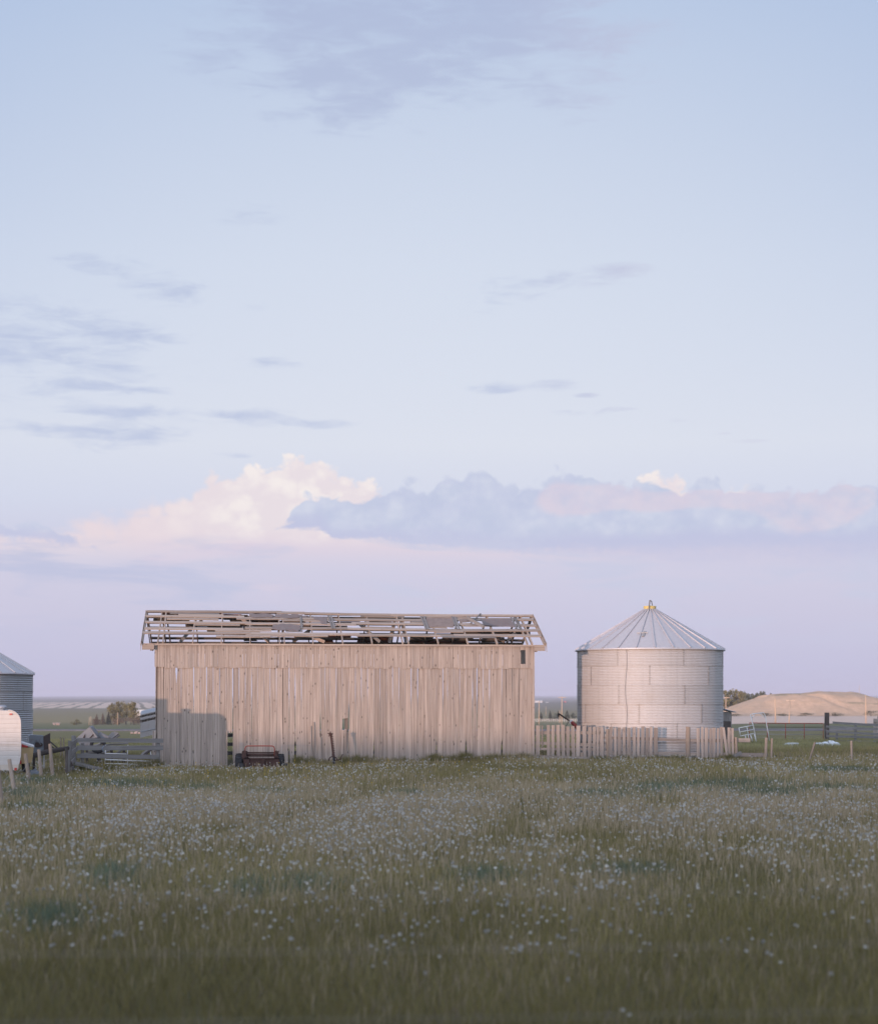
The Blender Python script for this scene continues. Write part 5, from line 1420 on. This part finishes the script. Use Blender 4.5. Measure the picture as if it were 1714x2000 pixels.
leaf_tree(149, 1414, 1405, 16, 540, (.15, .13, .05), 'lone yellowish bush out on the far green field', None, 'shrub', 131, False, 500)
leaf_tree(246, 1437, 1432, 12, 330, (.08, .09, .045), 'small dark bush behind the loose planks', None, 'shrub', 133, False, 400)
leaf_tree(299, 1386, 1379, 14, 900, (.12, .11, .06), 'distant bush just above the stock trailer roof', None, 'shrub', 132, False, 400)
G2 = 'conifers in the gap between barn and bin'
for i, (x, yb, yt, w, lab, con) in enumerate(((1056, 1406, 1391, 9, 'small conifer standing beside the pole nearest the barn', 1), (1074, 1405, 1388, 8, 'slim conifer second from the barn in the gap', 1), (1090, 1406, 1389, 10, 'conifer right behind the auger spout', 1),
                                        (1107, 1406, 1388, 14, 'broad round conifer nearest the bin in the gap', 1), (1084, 1404, 1393, 14, 'pale grey-green bush between the gap conifers', 0), (1120, 1405, 1392, 14, 'grey-green bush against the bin edge in the gap', 0))):
    leaf_tree(x, yb, yt, w, 690, (.075, .075, .045) if con else (.11, .125, .085), lab, G2, 'conifer_tree' if con else 'shrub', 150 + i, bool(con), 700)
G3 = 'trees on the skyline behind the earth mound'
rr_ = random.Random(5)
TL = ['tree nearest the bin in the skyline grove', 'second tree from the bin in the skyline grove', 'third tree from the bin in the skyline grove', 'tallest tree at the middle of the skyline grove', 'tree just right of the tallest in the skyline grove', 'sixth tree from the bin in the skyline grove', 'lower tree before the dip of the skyline grove', 'small tree in the dip of the skyline grove',
      'dark tree starting the right half of the skyline grove', 'dark pointed tree of the skyline grove', 'darkest rounded tree near the right end of the skyline grove', 'last small tree at the right end of the skyline grove']
for i, (x, yt, w) in enumerate(((1414, 1347, 14), (1421, 1349, 13), (1428, 1346.5, 14), (1438, 1346, 15), (1445, 1348.5, 13), (1453, 1350, 14), (1461, 1353, 13), (1469, 1354, 11), (1477, 1352.5, 11), (1484, 1350, 11), (1492, 1349.5, 13), (1504, 1353.5, 9))):
    leaf_tree(x, 1386, yt, w * 1.15, 720 + rr_.uniform(-12, 12), (.25, .215, .09) if i < 6 else (.13, .135, .075), TL[i], G3, 'leafy_tree', 170 + i, False, 900)
for i, (x, yb, yt, w) in enumerate(((1436, 1399, 1394, 22), (1497, 1398, 1393, 20), (1530, 1399, 1394, 26), (1572, 1397, 1392.5, 22), (1632, 1394, 1391, 26), (1700, 1393, 1388, 22))):
    leaf_tree(x, yb + 1, yt, w, 600, (.12, .11, .065), ['low weedy bush at the left foot of the earth mound', 'low weedy bush under the white chute hoop at the mound foot', 'low weedy bush between the two close poles', 'grey weedy bush at the middle foot of the mound', 'low weedy bush above the tall dark post', 'weedy bush at the right foot of the mound'][i],
              'weedy bushes at the foot of the mound', 'shrub', 190 + i, False, 420)
for i, (x, y, w) in enumerate(((1622, 1357, 16), (1650, 1361, 20), (1680, 1363, 20), (1660, 1380, 18), (1640, 1384, 16))):
    b = P(x, y, 640 if y > 1370 else 641)
    # weeds on the mound stand on its surface
    pass

def pole(px, pyb, pyt, Y, label, arm=True, r=.14, group='utility poles beyond the yard', lean=0):
    p0, p1 = P(px, pyb, Y), P(px + lean, pyt, Y)
    g = ground(p0.x, Y)
    t = thing('utility_pole', (p0.x, Y, g), label, 'pole', group)
    b = MB(); b.tube([(p0.x, Y, min(g, p0.z) - .3), p1], [r, r * .75], 8, tint=1); b.build('pole_shaft', M['pole_wood'], t, shade=True)
    if arm:
        z = p1.z - .35; b = MB(); b.bar((p1.x - 1.3, Y - .16, z), (p1.x + 1.3, Y - .16, z), .1, .14, tint=1.1); b.build('cross_arm', M['pole_wood'], t)
        for dx in (-1.15, -.5, .5, 1.15):
            m = MB(); m.lathe([(.05, .07), (.07, .12), (.05, .2), (.01, .22)], 6, (p1.x + dx, Y - .16, z), 'z', 1); m.build('insulator', M['white_paint'], t)
pole(1052, 1403, 1369.5, 560, 'bare pole just right of the barn corner', False, lean=.6)
pole(1096.5, 1402, 1360.5, 560, 'pole with a cross arm between barn and bin', True, lean=.7)
pole(1092.5, 1403, 1387, 600, 'short stub pole among the gap conifers', False, .12)
pole(1065.5, 1400, 1380, 900, 'thin distant pole in the gap between barn and bin', False, .11)
pole(1417, 1386, 1361, 590, 'pole with cross arm touching the right edge of the bin', True)
pole(1514, 1418, 1364, 470, 'thick bare pole left of the pole with cross arm before the mound', False, .19, lean=-1)
pole(1540, 1416, 1366.5, 480, 'leaning pole with a cross arm in front of the mound', True, .15, lean=2.5)
pole(1690.5, 1413, 1357.5, 470, 'tall bare pole before the right shoulder of the mound', False, .16, lean=-.6)
pole(1677.5, 1362, 1338, 800, 'thin dark mast on the mound skyline', False, .08)
pole(178, 1414, 1399.5, 545, 'orange-lit bare pole left of the far tree clump', False, .12, lean=-.5)
pole(174, 1413.5, 1400.5, 548, 'greyer pole leaning beside the orange-lit pole', False, .085, lean=.6)
pole(229.5, 1408, 1392, 550, 'pole standing in front of the far olive trees', False, .1, lean=.3)

def far_building(px0, px1, pyb, pyt, Y, label, name='far_building', roof=True, wall='bld_white', rf='bld_roof', nwin=3):
    a, b_ = P(px0, pyb, Y), P(px1, pyt, Y); g = ground((a.x + b_.x) / 2, Y)
    zb = min(a.z, g); zt = b_.z; w = b_.x - a.x; c = (a.x + b_.x) / 2
    t = thing(name, (c, Y, zb), label, 'building')
    eh = zt - (zt - zb) * (.3 if roof else .04)
    m = MB(); m.box((c, Y + w * .2, (zb - .3 + eh) / 2), (w, w * .4, eh - zb + .3), 1); m.build('wall', M[wall], t)
    m = MB(); d = w * .2 + .3; y0 = Y + w * .2
    if roof: m.prism([(a.x - .3, y0 - d, eh), (a.x - .3, y0, zt), (a.x - .3, y0 + d, eh)], (w + .6, 0, 0), 1)
    else: m.box((c, y0, (eh + zt) / 2 + .02), (w + .3, 2 * d, zt - eh), 1)
    m.build('roof', M[rf], t)
    for k in range(nwin):
        x = a.x + w * (k + .6) / (nwin + .2); m = MB(); m.box((x, Y - .03, zb + (eh - zb) * .55), (w * .09, .06, (eh - zb) * .35), 1); m.build('window', M['blue_metal'], t)
far_building(1030, 1059, 1372.5, 1368.2, 2450, 'long white building on the green skyline right of the barn', 'farm_building', True, 'bld_white', 'bld_white')
far_building(1065, 1071, 1373, 1371.4, 2450, 'tiny white shed on the green skyline beside the long white building', 'small_building', True, 'bld_white', 'bld_white', 1)
far_building(263, 286, 1401, 1386.5, 640, 'white house partly hidden between far trees and stock trailer', 'white_house', True, 'bld_white', 'bld_white', 3)
far_building(104, 107, 1415, 1412, 545, 'tiny pinkish hut out on the far green field', 'field_hut', True, 'stone', 'stone', 1)
far_building(109, 116, 1415, 1411.8, 545, 'wider pinkish shed out on the far green field', 'field_shed', True, 'stone', 'stone', 2)
def pickup():
    Y = 2440; p = lambda x, y, d=0: P(x, y, Y + d); g = ground(p(1103, HY).x, Y)
    x = p(1103, HY).x; t = thing('pickup_truck', (x, Y, g), 'tiny red truck on the green skyline right of the cross-arm pole', 'truck')
    z = max(g, p(1103, 1373).z)
    m = MB(); m.box((x, Y, z + .9), (4.6, 1.8, .7), 1); m.prism([(x - 1.1, Y - .85, z + 1.25), (x + 1.3, Y - .85, z + 1.25), (x + .8, Y - .85, z + 1.95), (x - .8, Y - .85, z + 1.95)], (0, 1.7, 0), 1); m.build('truck_body', M['truck_red'], t)
    for dx in (-1.4, 1.4): wheel(t, (x + dx, Y - .8, z + .4), .4, .25, 'tyre', False)
pickup()
def stones():
    for i, (px, py, s, lab) in enumerate(((258, 1441, 3.2, 'pinkish boulder left of the other pale stones behind the fence'), (266, 1440.5, 4, 'largest pinkish boulder behind the board fence'), (273, 1441, 3, 'pinkish boulder beside the stock trailer'))):
        Y = 190; c = P(px, py, Y); g = ground(c.x, Y); r = s * Y / F
        b = MB(); vs, fs = [], []
        for a in range(9):
            for q in range(14):
                ph, th = math.pi * a / 8, 2 * math.pi * q / 14
                d = Vector((math.sin(ph) * math.cos(th), math.sin(ph) * math.sin(th), math.cos(ph) * .75))
                d *= r * (1 + .4 * mnoise.noise((d.x * 1.5 + i * 5, d.y * 1.5, d.z * 1.5)))
                vs.append((c.x + d.x, Y + d.y, max(g, c.z) + r * .4 + d.z))
        for a in range(8):
            for q in range(14): fs.append((a*14+q, (a+1)*14+q, (a+1)*14+(q+1)%14, a*14+(q+1)%14))
        b.add(vs, fs, None, 1); tag(b.build('boulder', M['stone'], origin=(c.x, Y, g)), lab, 'boulder', 'boulders behind the board fence')
stones()
def gap_fence():
    """thin pale fence line across the valley behind the gap conifers"""
    t = thing('valley_fence', (P(1085, HY, 640).x, 640, ground(P(1085, HY, 640).x, 640)), 'thin pale post fence crossing behind the conifers in the gap', 'fence')
    for k in range(26):
        px = 1040 + k * 3.6; p = P(px, 1404, 640); g = ground(p.x, 640)
        b = MB(); b.box((p.x, 640, g + .55), (.16, .12, 1.3), None); b.build('post', M['bld_white'], t)
    a, c = P(1040, HY, 640).x, P(1131, HY, 640).x
    for h in (.55, 1.0):
        b = MB(); b.bar((a, 640, ground(a, 640) + h), (c, 640, ground(c, 640) + h), .04, .06); b.build('wire', M['bld_white'], t)
gap_fence()
# ---------------------------------------------------------------- meadow
NPR = np.random.default_rng(11)
class Grid:
    def __init__(s, fn, x0, x1, y0, y1, st):
        s.x0, s.y0, s.st = x0, y0, st
        s.nx, s.ny = int((x1 - x0) / st) + 2, int((y1 - y0) / st) + 2
        s.a = np.array([[fn(x0 + i * st, y0 + j * st) for i in range(s.nx)] for j in range(s.ny)])
    def __call__(s, x, y):
        fx = np.clip((x - s.x0) / s.st, 0, s.nx - 1.001); fy = np.clip((y - s.y0) / s.st, 0, s.ny - 1.001)
        i, j = fx.astype(int), fy.astype(int); u, v = fx - i, fy - j
        a = s.a
        return a[j, i]*(1-u)*(1-v) + a[j, i+1]*u*(1-v) + a[j+1, i]*(1-u)*v + a[j+1, i+1]*u*v
GZ = Grid(ground, -48, 48, 8, 135, .6)
N1 = Grid(lambda x, y: mnoise.noise((x * .35, y * .16, 5.5)) + .5 * mnoise.noise((x * .9, y * .45, 1.5)), -48, 48, 8, 135, .6)
N2 = Grid(lambda x, y: mnoise.noise((x * .55, y * .28, 15.5)) + .6 * mnoise.noise((x * 1.5, y * .9, 9.5)), -48, 48, 8, 135, .5)
def sstep(a, b, x):
    t = np.clip((x - a) / (b - a), 0, 1); return t * t * (3 - 2 * t)
def scatter(n, y0, y1, pad=70, xr=None):
    """points spread evenly over the wedge of ground in view (and a little beyond it)"""
    k, e = (1714 / 2 + pad) / F, 3.6          # the view's half width per metre, and metres added to either side
    area = lambda q: k * q * q / 2 + e * q
    n = int(n * (area(y1) - area(y0)) / (k * (y1 * y1 - y0 * y0) / 2))
    A = area(y0) + NPR.random(n) * (area(y1) - area(y0))
    y = (-e + np.sqrt(e * e + 2 * k * A)) / k
    x = (NPR.random(n) * 2 - 1) * (k * y + e)
    return x, y
def clear(x, y):
    """no grass inside the barn or the bins"""
    rx, ry = x - B0.x, y - B0.y
    u = rx * EU.x + ry * EU.y; v = rx * EV.x + ry * EV.y
    inb = (u > 0) & (u < BL) & (v > .06) & (v < BD)
    inc = (x - BC.x) ** 2 + (y - BC.y) ** 2 < (BR + .05) ** 2
    inl = (x - LC.x) ** 2 + (y - LC.y) ** 2 < 3.25 ** 2
    return ~(inb | inc | inl)
LUSH = [(1420, 1528, 150, 9), (1290, 1536, 90, 9), (1500, 1543, 110, 8), (1180, 1548, 90, 6), (1620, 1536, 90, 6), (480, 1722, 55, 16), (590, 1715, 70, 14), (230, 1528, 90, 8), (390, 1535, 45, 9), (300, 1526, 60, 5), (520, 1542, 60, 5), (800, 1545, 50, 5), (70, 1520, 60, 8), (40, 1545, 50, 10), (220, 1700, 60, 20), (950, 1700, 60, 14), (90, 1780, 70, 22), (60, 1570, 50, 8), (1230, 1690, 80, 10), (1640, 1500, 70, 5)]
def lush(x, y):
    z = GZ(x, y) + .15
    px, py = CX + x * F / y, HY + (H - z) * F / y
    s = np.zeros_like(x)
    for a, b, w, h in LUSH:
        s = np.maximum(s, np.exp(-(((px - a) / w) ** 2 + ((py - b) / h) ** 2)))
    return s * .8 * (1 + .6 * N2(x, y))
def blades_mesh(name, x, y, h, w, col, bend, lab, mid=.5, midw=.8, kind='stuff', tw=None):
    n = len(x); z = GZ(x, y) - .015
    th = NPR.random(n) * 6.283 if tw is None else tw
    ax, ay = np.cos(th), np.sin(th)
    bt = NPR.random(n) * 6.283; bx, by = np.cos(bt) * bend * h, np.sin(bt) * bend * h
    V = np.zeros((n, 5, 3), dtype=np.float32)
    for k, (ww, hh, bb) in enumerate(((-.5, 0, 0), (.5, 0, 0), (-.5 * midw, mid, .35), (.5 * midw, mid, .35), (0, 1, 1))):
        V[:, k, 0] = x + ax * w * ww + bx * bb; V[:, k, 1] = y + ay * w * ww + by * bb; V[:, k, 2] = z + h * hh * (1 - .25 * bend * bb)
    me = bpy.data.meshes.new(name); o = bpy.data.objects.new(name, me)
    me.vertices.add(5 * n); me.vertices.foreach_set('co', V.ravel())
    me.loops.add(7 * n); me.polygons.add(2 * n)
    b = (np.arange(n) * 5)[:, None]
    me.loops.foreach_set('vertex_index', (b + np.array([[0, 1, 3, 2, 2, 3, 4]])).astype(np.int32).ravel())
    ls = ((np.arange(n) * 7)[:, None] + np.array([[0, 4]])).astype(np.int32).ravel()
    me.polygons.foreach_set('loop_start', ls)
    me.update(calc_edges=True)
    at = me.color_attributes.new('blade_tint', 'FLOAT_COLOR', 'POINT')
    cc = np.concatenate([col, np.ones((n, 1))], 1).astype(np.float32)
    at.data.foreach_set('color', np.repeat(cc, 5, 0).ravel())
    me.materials.append(M['grass']); C.objects.link(o)
    return tag(o, lab, 'grass', kind=kind)

def meadow():
    # olive grass
    X, Y = [], []
    for n, y0, y1 in ((60000, 10.5, 22), (110000, 22, 40), (190000, 40, 70), (120000, 66, 100), (40000, 98, 128)):
        a, b = scatter(n, y0, y1); X.append(a); Y.append(b)
    x, y = np.concatenate(X), np.concatenate(Y); k = clear(x, y); x, y = x[k], y[k]; n = len(x)
    lu = lush(x, y); nn = N1(x, y); far = sstep(52, 66, y) * (1 - sstep(75, 90, y))
    rx, ry = x - B0.x, y - B0.y
    v = rx * EV.x + ry * EV.y; u = rx * EU.x + ry * EU.y
    by_barn = np.exp(-((v + .35) / .5) ** 2) * (u > 5.6) * (u < BL)
    h = (.13 + .13 * NPR.random(n) ** 1.4) * (1 + .25 * nn) + .16 * by_barn * np.clip(.5 + 1.1 * N2(x, y), .05, 1.5) * (.6 + .4 * NPR.random(n)) + lu * .10
    short = sstep(56, 61, y) * (1 - sstep(69.5, 72, y)) * (1 - by_barn)
    h = np.clip(h, .07, .5) * (1 + .3 * sstep(25, 12, y)) * (1 - .5 * short)
    w = (.0055 + .0045 * NPR.random(n)) * (1 + sstep(25, 60, y) * .8 + sstep(70, 110, y) * 1.6)
    t = NPR.random((n, 1))
    base = np.array([[0.212, 0.185, 0.070]]) * (1 - t) + np.array([[0.315, 0.270, 0.118]]) * t
    dry = (NPR.random(n) < .16 + .1 * nn)[:, None]
    base = np.where(dry, np.array([[0.312, 0.254, 0.182]]) * (.6 + .6 * t), base)
    teal = np.array([[0.120, 0.162, 0.112]]) * (.7 + .6 * t)
    fl = np.clip(lu * 1.15, 0, 1)[:, None]
    pick = NPR.random((n, 1)) < fl
    base = np.where(pick, teal, base)
    behind = sstep(78, 92, y)[:, None]
    base = base * (1 - behind * .55) + np.array([[0.210, 0.210, 0.105]]) * behind * .75
    base *= (1 + .30 * nn)[:, None].clip(.6, 1.5) * (1 - .20 * sstep(26, 13, y))[:, None]  # blade colour darkened towards the camera, standing in for the shaded foreground
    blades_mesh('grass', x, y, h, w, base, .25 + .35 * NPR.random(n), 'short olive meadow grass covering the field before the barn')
    # lush taller tufts in blue-green patches
    x, y = scatter(260000, 12, 80); k = clear(x, y) & (NPR.random(len(x)) < lush(x, y) ** 1.3 * .9); x, y = x[k], y[k]; n = len(x)
    t = NPR.random((n, 1)); col = np.array([[0.112, 0.158, 0.117]]) * (1 - t) + np.array([[0.173, 0.210, 0.143]]) * t
    blades_mesh('tall_grass', x, y, .16 + .16 * NPR.random(n), .009 + .006 * NPR.random(n), col, .5 + .4 * NPR.random(n), 'taller blue-green grass in rounded lush patches across the field')
    # dry flowering stalks
    x, y = scatter(330000, 11.5, 72); nn = N2(x, y) + .5 * N1(x, y)
    dens = (.30 + .95 * np.exp(-((y - 37) / 8.0) ** 2) + .35 * np.exp(-((y - 23) / 3.) ** 2) - .25 * sstep(48, 58, y)) * np.clip(.62 + .75 * nn, .06, 1.3) * (1 - .85 * np.clip(lush(x, y), 0, 1)) * (1 - .45 * sstep(17, 13, y))
    k = clear(x, y) & (NPR.random(len(x)) < dens); x, y = x[k], y[k]; n = len(x)
    t = NPR.random((n, 1)); col = (np.array([[0.345, 0.280, 0.170]]) * (1 - t) + np.array([[0.540, 0.450, 0.340]]) * t) * (1 - .2 * sstep(30, 15, y))[:, None]  # nearest stalks likewise darker, foreground shade put into their colour
    hh = (.20 + .13 * NPR.random(n)) * (1 + .1 * N1(x, y))
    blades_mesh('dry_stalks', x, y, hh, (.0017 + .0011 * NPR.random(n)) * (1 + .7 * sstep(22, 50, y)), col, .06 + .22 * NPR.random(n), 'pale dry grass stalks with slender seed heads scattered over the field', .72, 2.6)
meadow()
def foot_weeds():
    X, Y = [], []
    n = 22000
    u = NPR.uniform(5.6, BL + .3, n); v = -np.abs(NPR.normal(0, .28, n)) - .05
    X.append(B0.x + u * EU.x + v * EV.x); Y.append(B0.y + u * EU.y + v * EV.y)
    px = NPR.uniform(1150, 1440, n // 2); yy = 68.9 + (px - 1041) * .0018 - np.abs(NPR.normal(0, .25, n // 2)) - .1
    X.append((px - CX) * yy / F); Y.append(yy)
    px = NPR.uniform(120, 320, 5000); yy = 64 + (px - 148) * .0135 - np.abs(NPR.normal(0, .3, 5000)) + .15
    X.append((px - CX) * yy / F); Y.append(yy)
    x, y = np.concatenate(X), np.concatenate(Y)
    cl = np.array([mnoise.noise((a * 1.4, b * .6, 31)) + .6 * mnoise.noise((a * 4.5, b, 7)) for a, b in zip(x, y)])
    k = NPR.random(len(x)) < np.clip(.18 + 1.1 * cl, .03, 1); x, y, cl = x[k], y[k], cl[k]; n = len(x)
    t = NPR.random((n, 1)); col = np.array([[.15, .15, .06]]) * (1 - t) + np.array([[.25, .215, .10]]) * t
    h = (.17 + .24 * NPR.random(n) ** 1.5) * (1 + .7 * np.clip(cl, -.4, .9)) * np.where(x > 4.2, .55, 1)
    blades_mesh('tall_weeds', x, y, h, .008 + .007 * NPR.random(n), col, .2 + .5 * NPR.random(n), 'taller uneven weeds and grass growing against the foot of the barn and fences')
foot_weeds()

# ---------------------------------------------------------------- dandelions gone to seed
def puff_variant(seed):
    rr = np.random.default_rng(seed)
    vs, fs, mi = [], [], []
    hgt, r = .24 + .06 * rr.random(), .015 + .008 * rr.random()
    bx, by = rr.uniform(-.04, .04, 2)
    seg = 4
    for i in range(4):
        k = i / 3
        for j in range(seg):
            a = 2 * math.pi * j / seg
            vs.append((bx * k * k + .0024 * math.cos(a), by * k * k + .0024 * math.sin(a), hgt * k - .02))
    for i in range(3):
        for j in range(seg): fs.append((i*seg+j, i*seg+(j+1) % seg, (i+1)*seg+(j+1) % seg, (i+1)*seg+j)); mi.append(0)
    c = np.array([bx, by, hgt - .02 + r * .4])
    for i in range(int(22 + 40 * rr.random())):
        d = rr.normal(size=3); d /= np.linalg.norm(d)
        if d[2] < -.82: continue
        e = np.cross(d, rr.normal(size=3)); e /= np.linalg.norm(e); g = np.cross(d, e); s = r * .2
        b = len(vs)
        vs += [tuple(c + d * r * .12), tuple(c + d * r + e * s), tuple(c + d * r - e * s * .6 + g * s * .8), tuple(c + d * r - e * s * .6 - g * s * .8)]
        fs += [(b, b + 1, b + 2), (b + 1, b + 2, b + 3)]; mi += [1, 1]
    me = bpy.data.meshes.new('dandelion'); me.from_pydata(vs, [], fs); me.materials.append(M['stem']); me.materials.append(M['puff'])
    me.polygons.foreach_set('material_index', mi); me.update()
    at = me.color_attributes.new('blade_tint', 'FLOAT_COLOR', 'POINT'); k = .32 + .34 * rr.random()
    at.data.foreach_set('color', np.tile(np.array([k, k * 1.01, k * .99, 1], dtype=np.float32), len(vs)))
    return me

def dandelions():
    x, y = scatter(31000, 12.3, 69, 40)
    z = GZ(x, y); px, py = CX + x * F / y, HY + (H - z - .28) * F / y
    nn = N2(x, y) * .7 + N1(x, y) * .6
    pr = np.interp(py, [1470, 1500, 1530, 1552, 1570, 1640, 1690, 1712, 1740, 1790, 1840, 1880, 1990], [.12, .34, .24, .5, 1.0, 1.0, .5, .28, .42, .44, .24, .07, .05])
    pr = pr * np.clip(.75 + 1.15 * nn, .05, 1.6) * (1 - .7 * np.clip(lush(x, y), 0, 1)) * .8
    k = clear(x, y) & (NPR.random(len(x)) < pr); x, y = x[k], y[k]
    # some heads stand in little families
    m = NPR.random(len(x)) < .22; x = np.concatenate([x, x[m] + NPR.normal(0, .07, m.sum())]); y = np.concatenate([y, y[m] + NPR.normal(0, .12, m.sum())])
    o = np.argsort(y + 1000 * (np.abs(x) > .27 * y)); x, y = x[o], y[o]; z = GZ(x, y)
    near = 300
    var = [puff_variant(40 + i) for i in range(8)]
    for i in range(near):
        ob = bpy.data.objects.new('dandelion', var[int(NPR.integers(8))]); C.objects.link(ob)
        s = NPR.uniform(.85, 1.2); ob.location = (x[i], y[i], z[i]); ob.scale = (s, s, s); ob.rotation_euler = (NPR.normal(0, .1), NPR.normal(0, .1), NPR.uniform(0, 6.28))
        tag(ob, 'white dandelion seed head standing in the dark near grass at the bottom of the photo', 'dandelion', 'near dandelion seed heads')
    x, y, z = x[near:], y[near:], z[near:]; n = len(x)
    hgt = NPR.uniform(.20, .33, n) * (1 - .4 * sstep(56, 61, y)); r = (.013 + .015 * NPR.random(n) ** .8) * (1 + .15 * sstep(40, 65, y))
    K = 15
    d = NPR.normal(size=(n, K, 3)); d /= np.linalg.norm(d, axis=2)[..., None]
    e = np.cross(d, NPR.normal(size=(n, K, 3))); e /= np.linalg.norm(e, axis=2)[..., None]
    c = np.stack([x + NPR.normal(0, .03, n), y, z + hgt], 1)[:, None, :]; R = r[:, None, None]
    V = np.stack([c + d * R * .15, c + d * R + e * R * .42, c + d * R - e * R * .42], 2).reshape(-1, 3)
    nt = n * K
    sv = np.stack([np.stack([x - .0022, y, z - .02], 1), np.stack([x + .0022, y, z - .02], 1), c[:, 0]], 1).reshape(-1, 3)
    V = np.concatenate([V, sv]).astype(np.float32)
    T = nt + n
    me = bpy.data.meshes.new('dandelion_field'); ob = bpy.data.objects.new('dandelion_field', me)
    me.vertices.add(3 * T); me.vertices.foreach_set('co', V.ravel()); me.loops.add(3 * T); me.polygons.add(T)
    me.loops.foreach_set('vertex_index', np.arange(3 * T, dtype=np.int32)); me.polygons.foreach_set('loop_start', np.arange(T, dtype=np.int32) * 3)
    me.materials.append(M['puff']); me.materials.append(M['stem'])
    kk = (.33 + .38 * NPR.random(n)).astype(np.float32); ca = np.ones((n, 4), dtype=np.float32); ca[:, 0] = kk; ca[:, 1] = kk * 1.0; ca[:, 2] = kk * .98
    at = me.color_attributes.new('blade_tint', 'FLOAT_COLOR', 'POINT'); at.data.foreach_set('color', np.concatenate([np.repeat(ca, 3 * K, 0), np.repeat(ca, 3, 0)]).ravel())
    mi = np.zeros(T, dtype=np.int32); mi[nt:] = 1; me.polygons.foreach_set('material_index', mi)
    me.update(calc_edges=True); C.objects.link(ob)
    tag(ob, 'countless white dandelion seed heads dotting the middle of the field up to the barn', 'dandelions', kind='stuff')
    print('dandelions', n + near)
    # the yellow ones still in flower near the barn
    P0 = []
    while len(P0) < 110:
        px, py = (rnd.uniform(170, 1100), rnd.triangular(1488, 1560, 1500)) if rnd.random() < .8 else (rnd.uniform(180, 700), rnd.uniform(1495, 1530))
        Y = 2.5 * F / (py - HY)
        if 30 < Y < 67: P0.append((P(px, py, Y).x, Y))
    b = MB()
    for xx, yy in P0:
        rx, ry = xx - B0.x, yy - B0.y
        if rx * EV.x + ry * EV.y > -.3 and xx > -11.6: continue
        g = float(GZ(np.array([xx]), np.array([yy]))[0]); h = rnd.uniform(.2, .3)
        b.lathe([(.001, -.008), (.014, -.004), (.022, .006), (.012, .014), (.001, .012)], 7, (xx, yy, g + h), 'z', 1)
        b.bar((xx, yy, g - .02), (xx, yy, g + h), .004, .004)
    tag(b.build('yellow_dandelions', M['petal']), 'small yellow dandelions in flower near the foot of the barn', 'dandelions', kind='stuff')
dandelions()
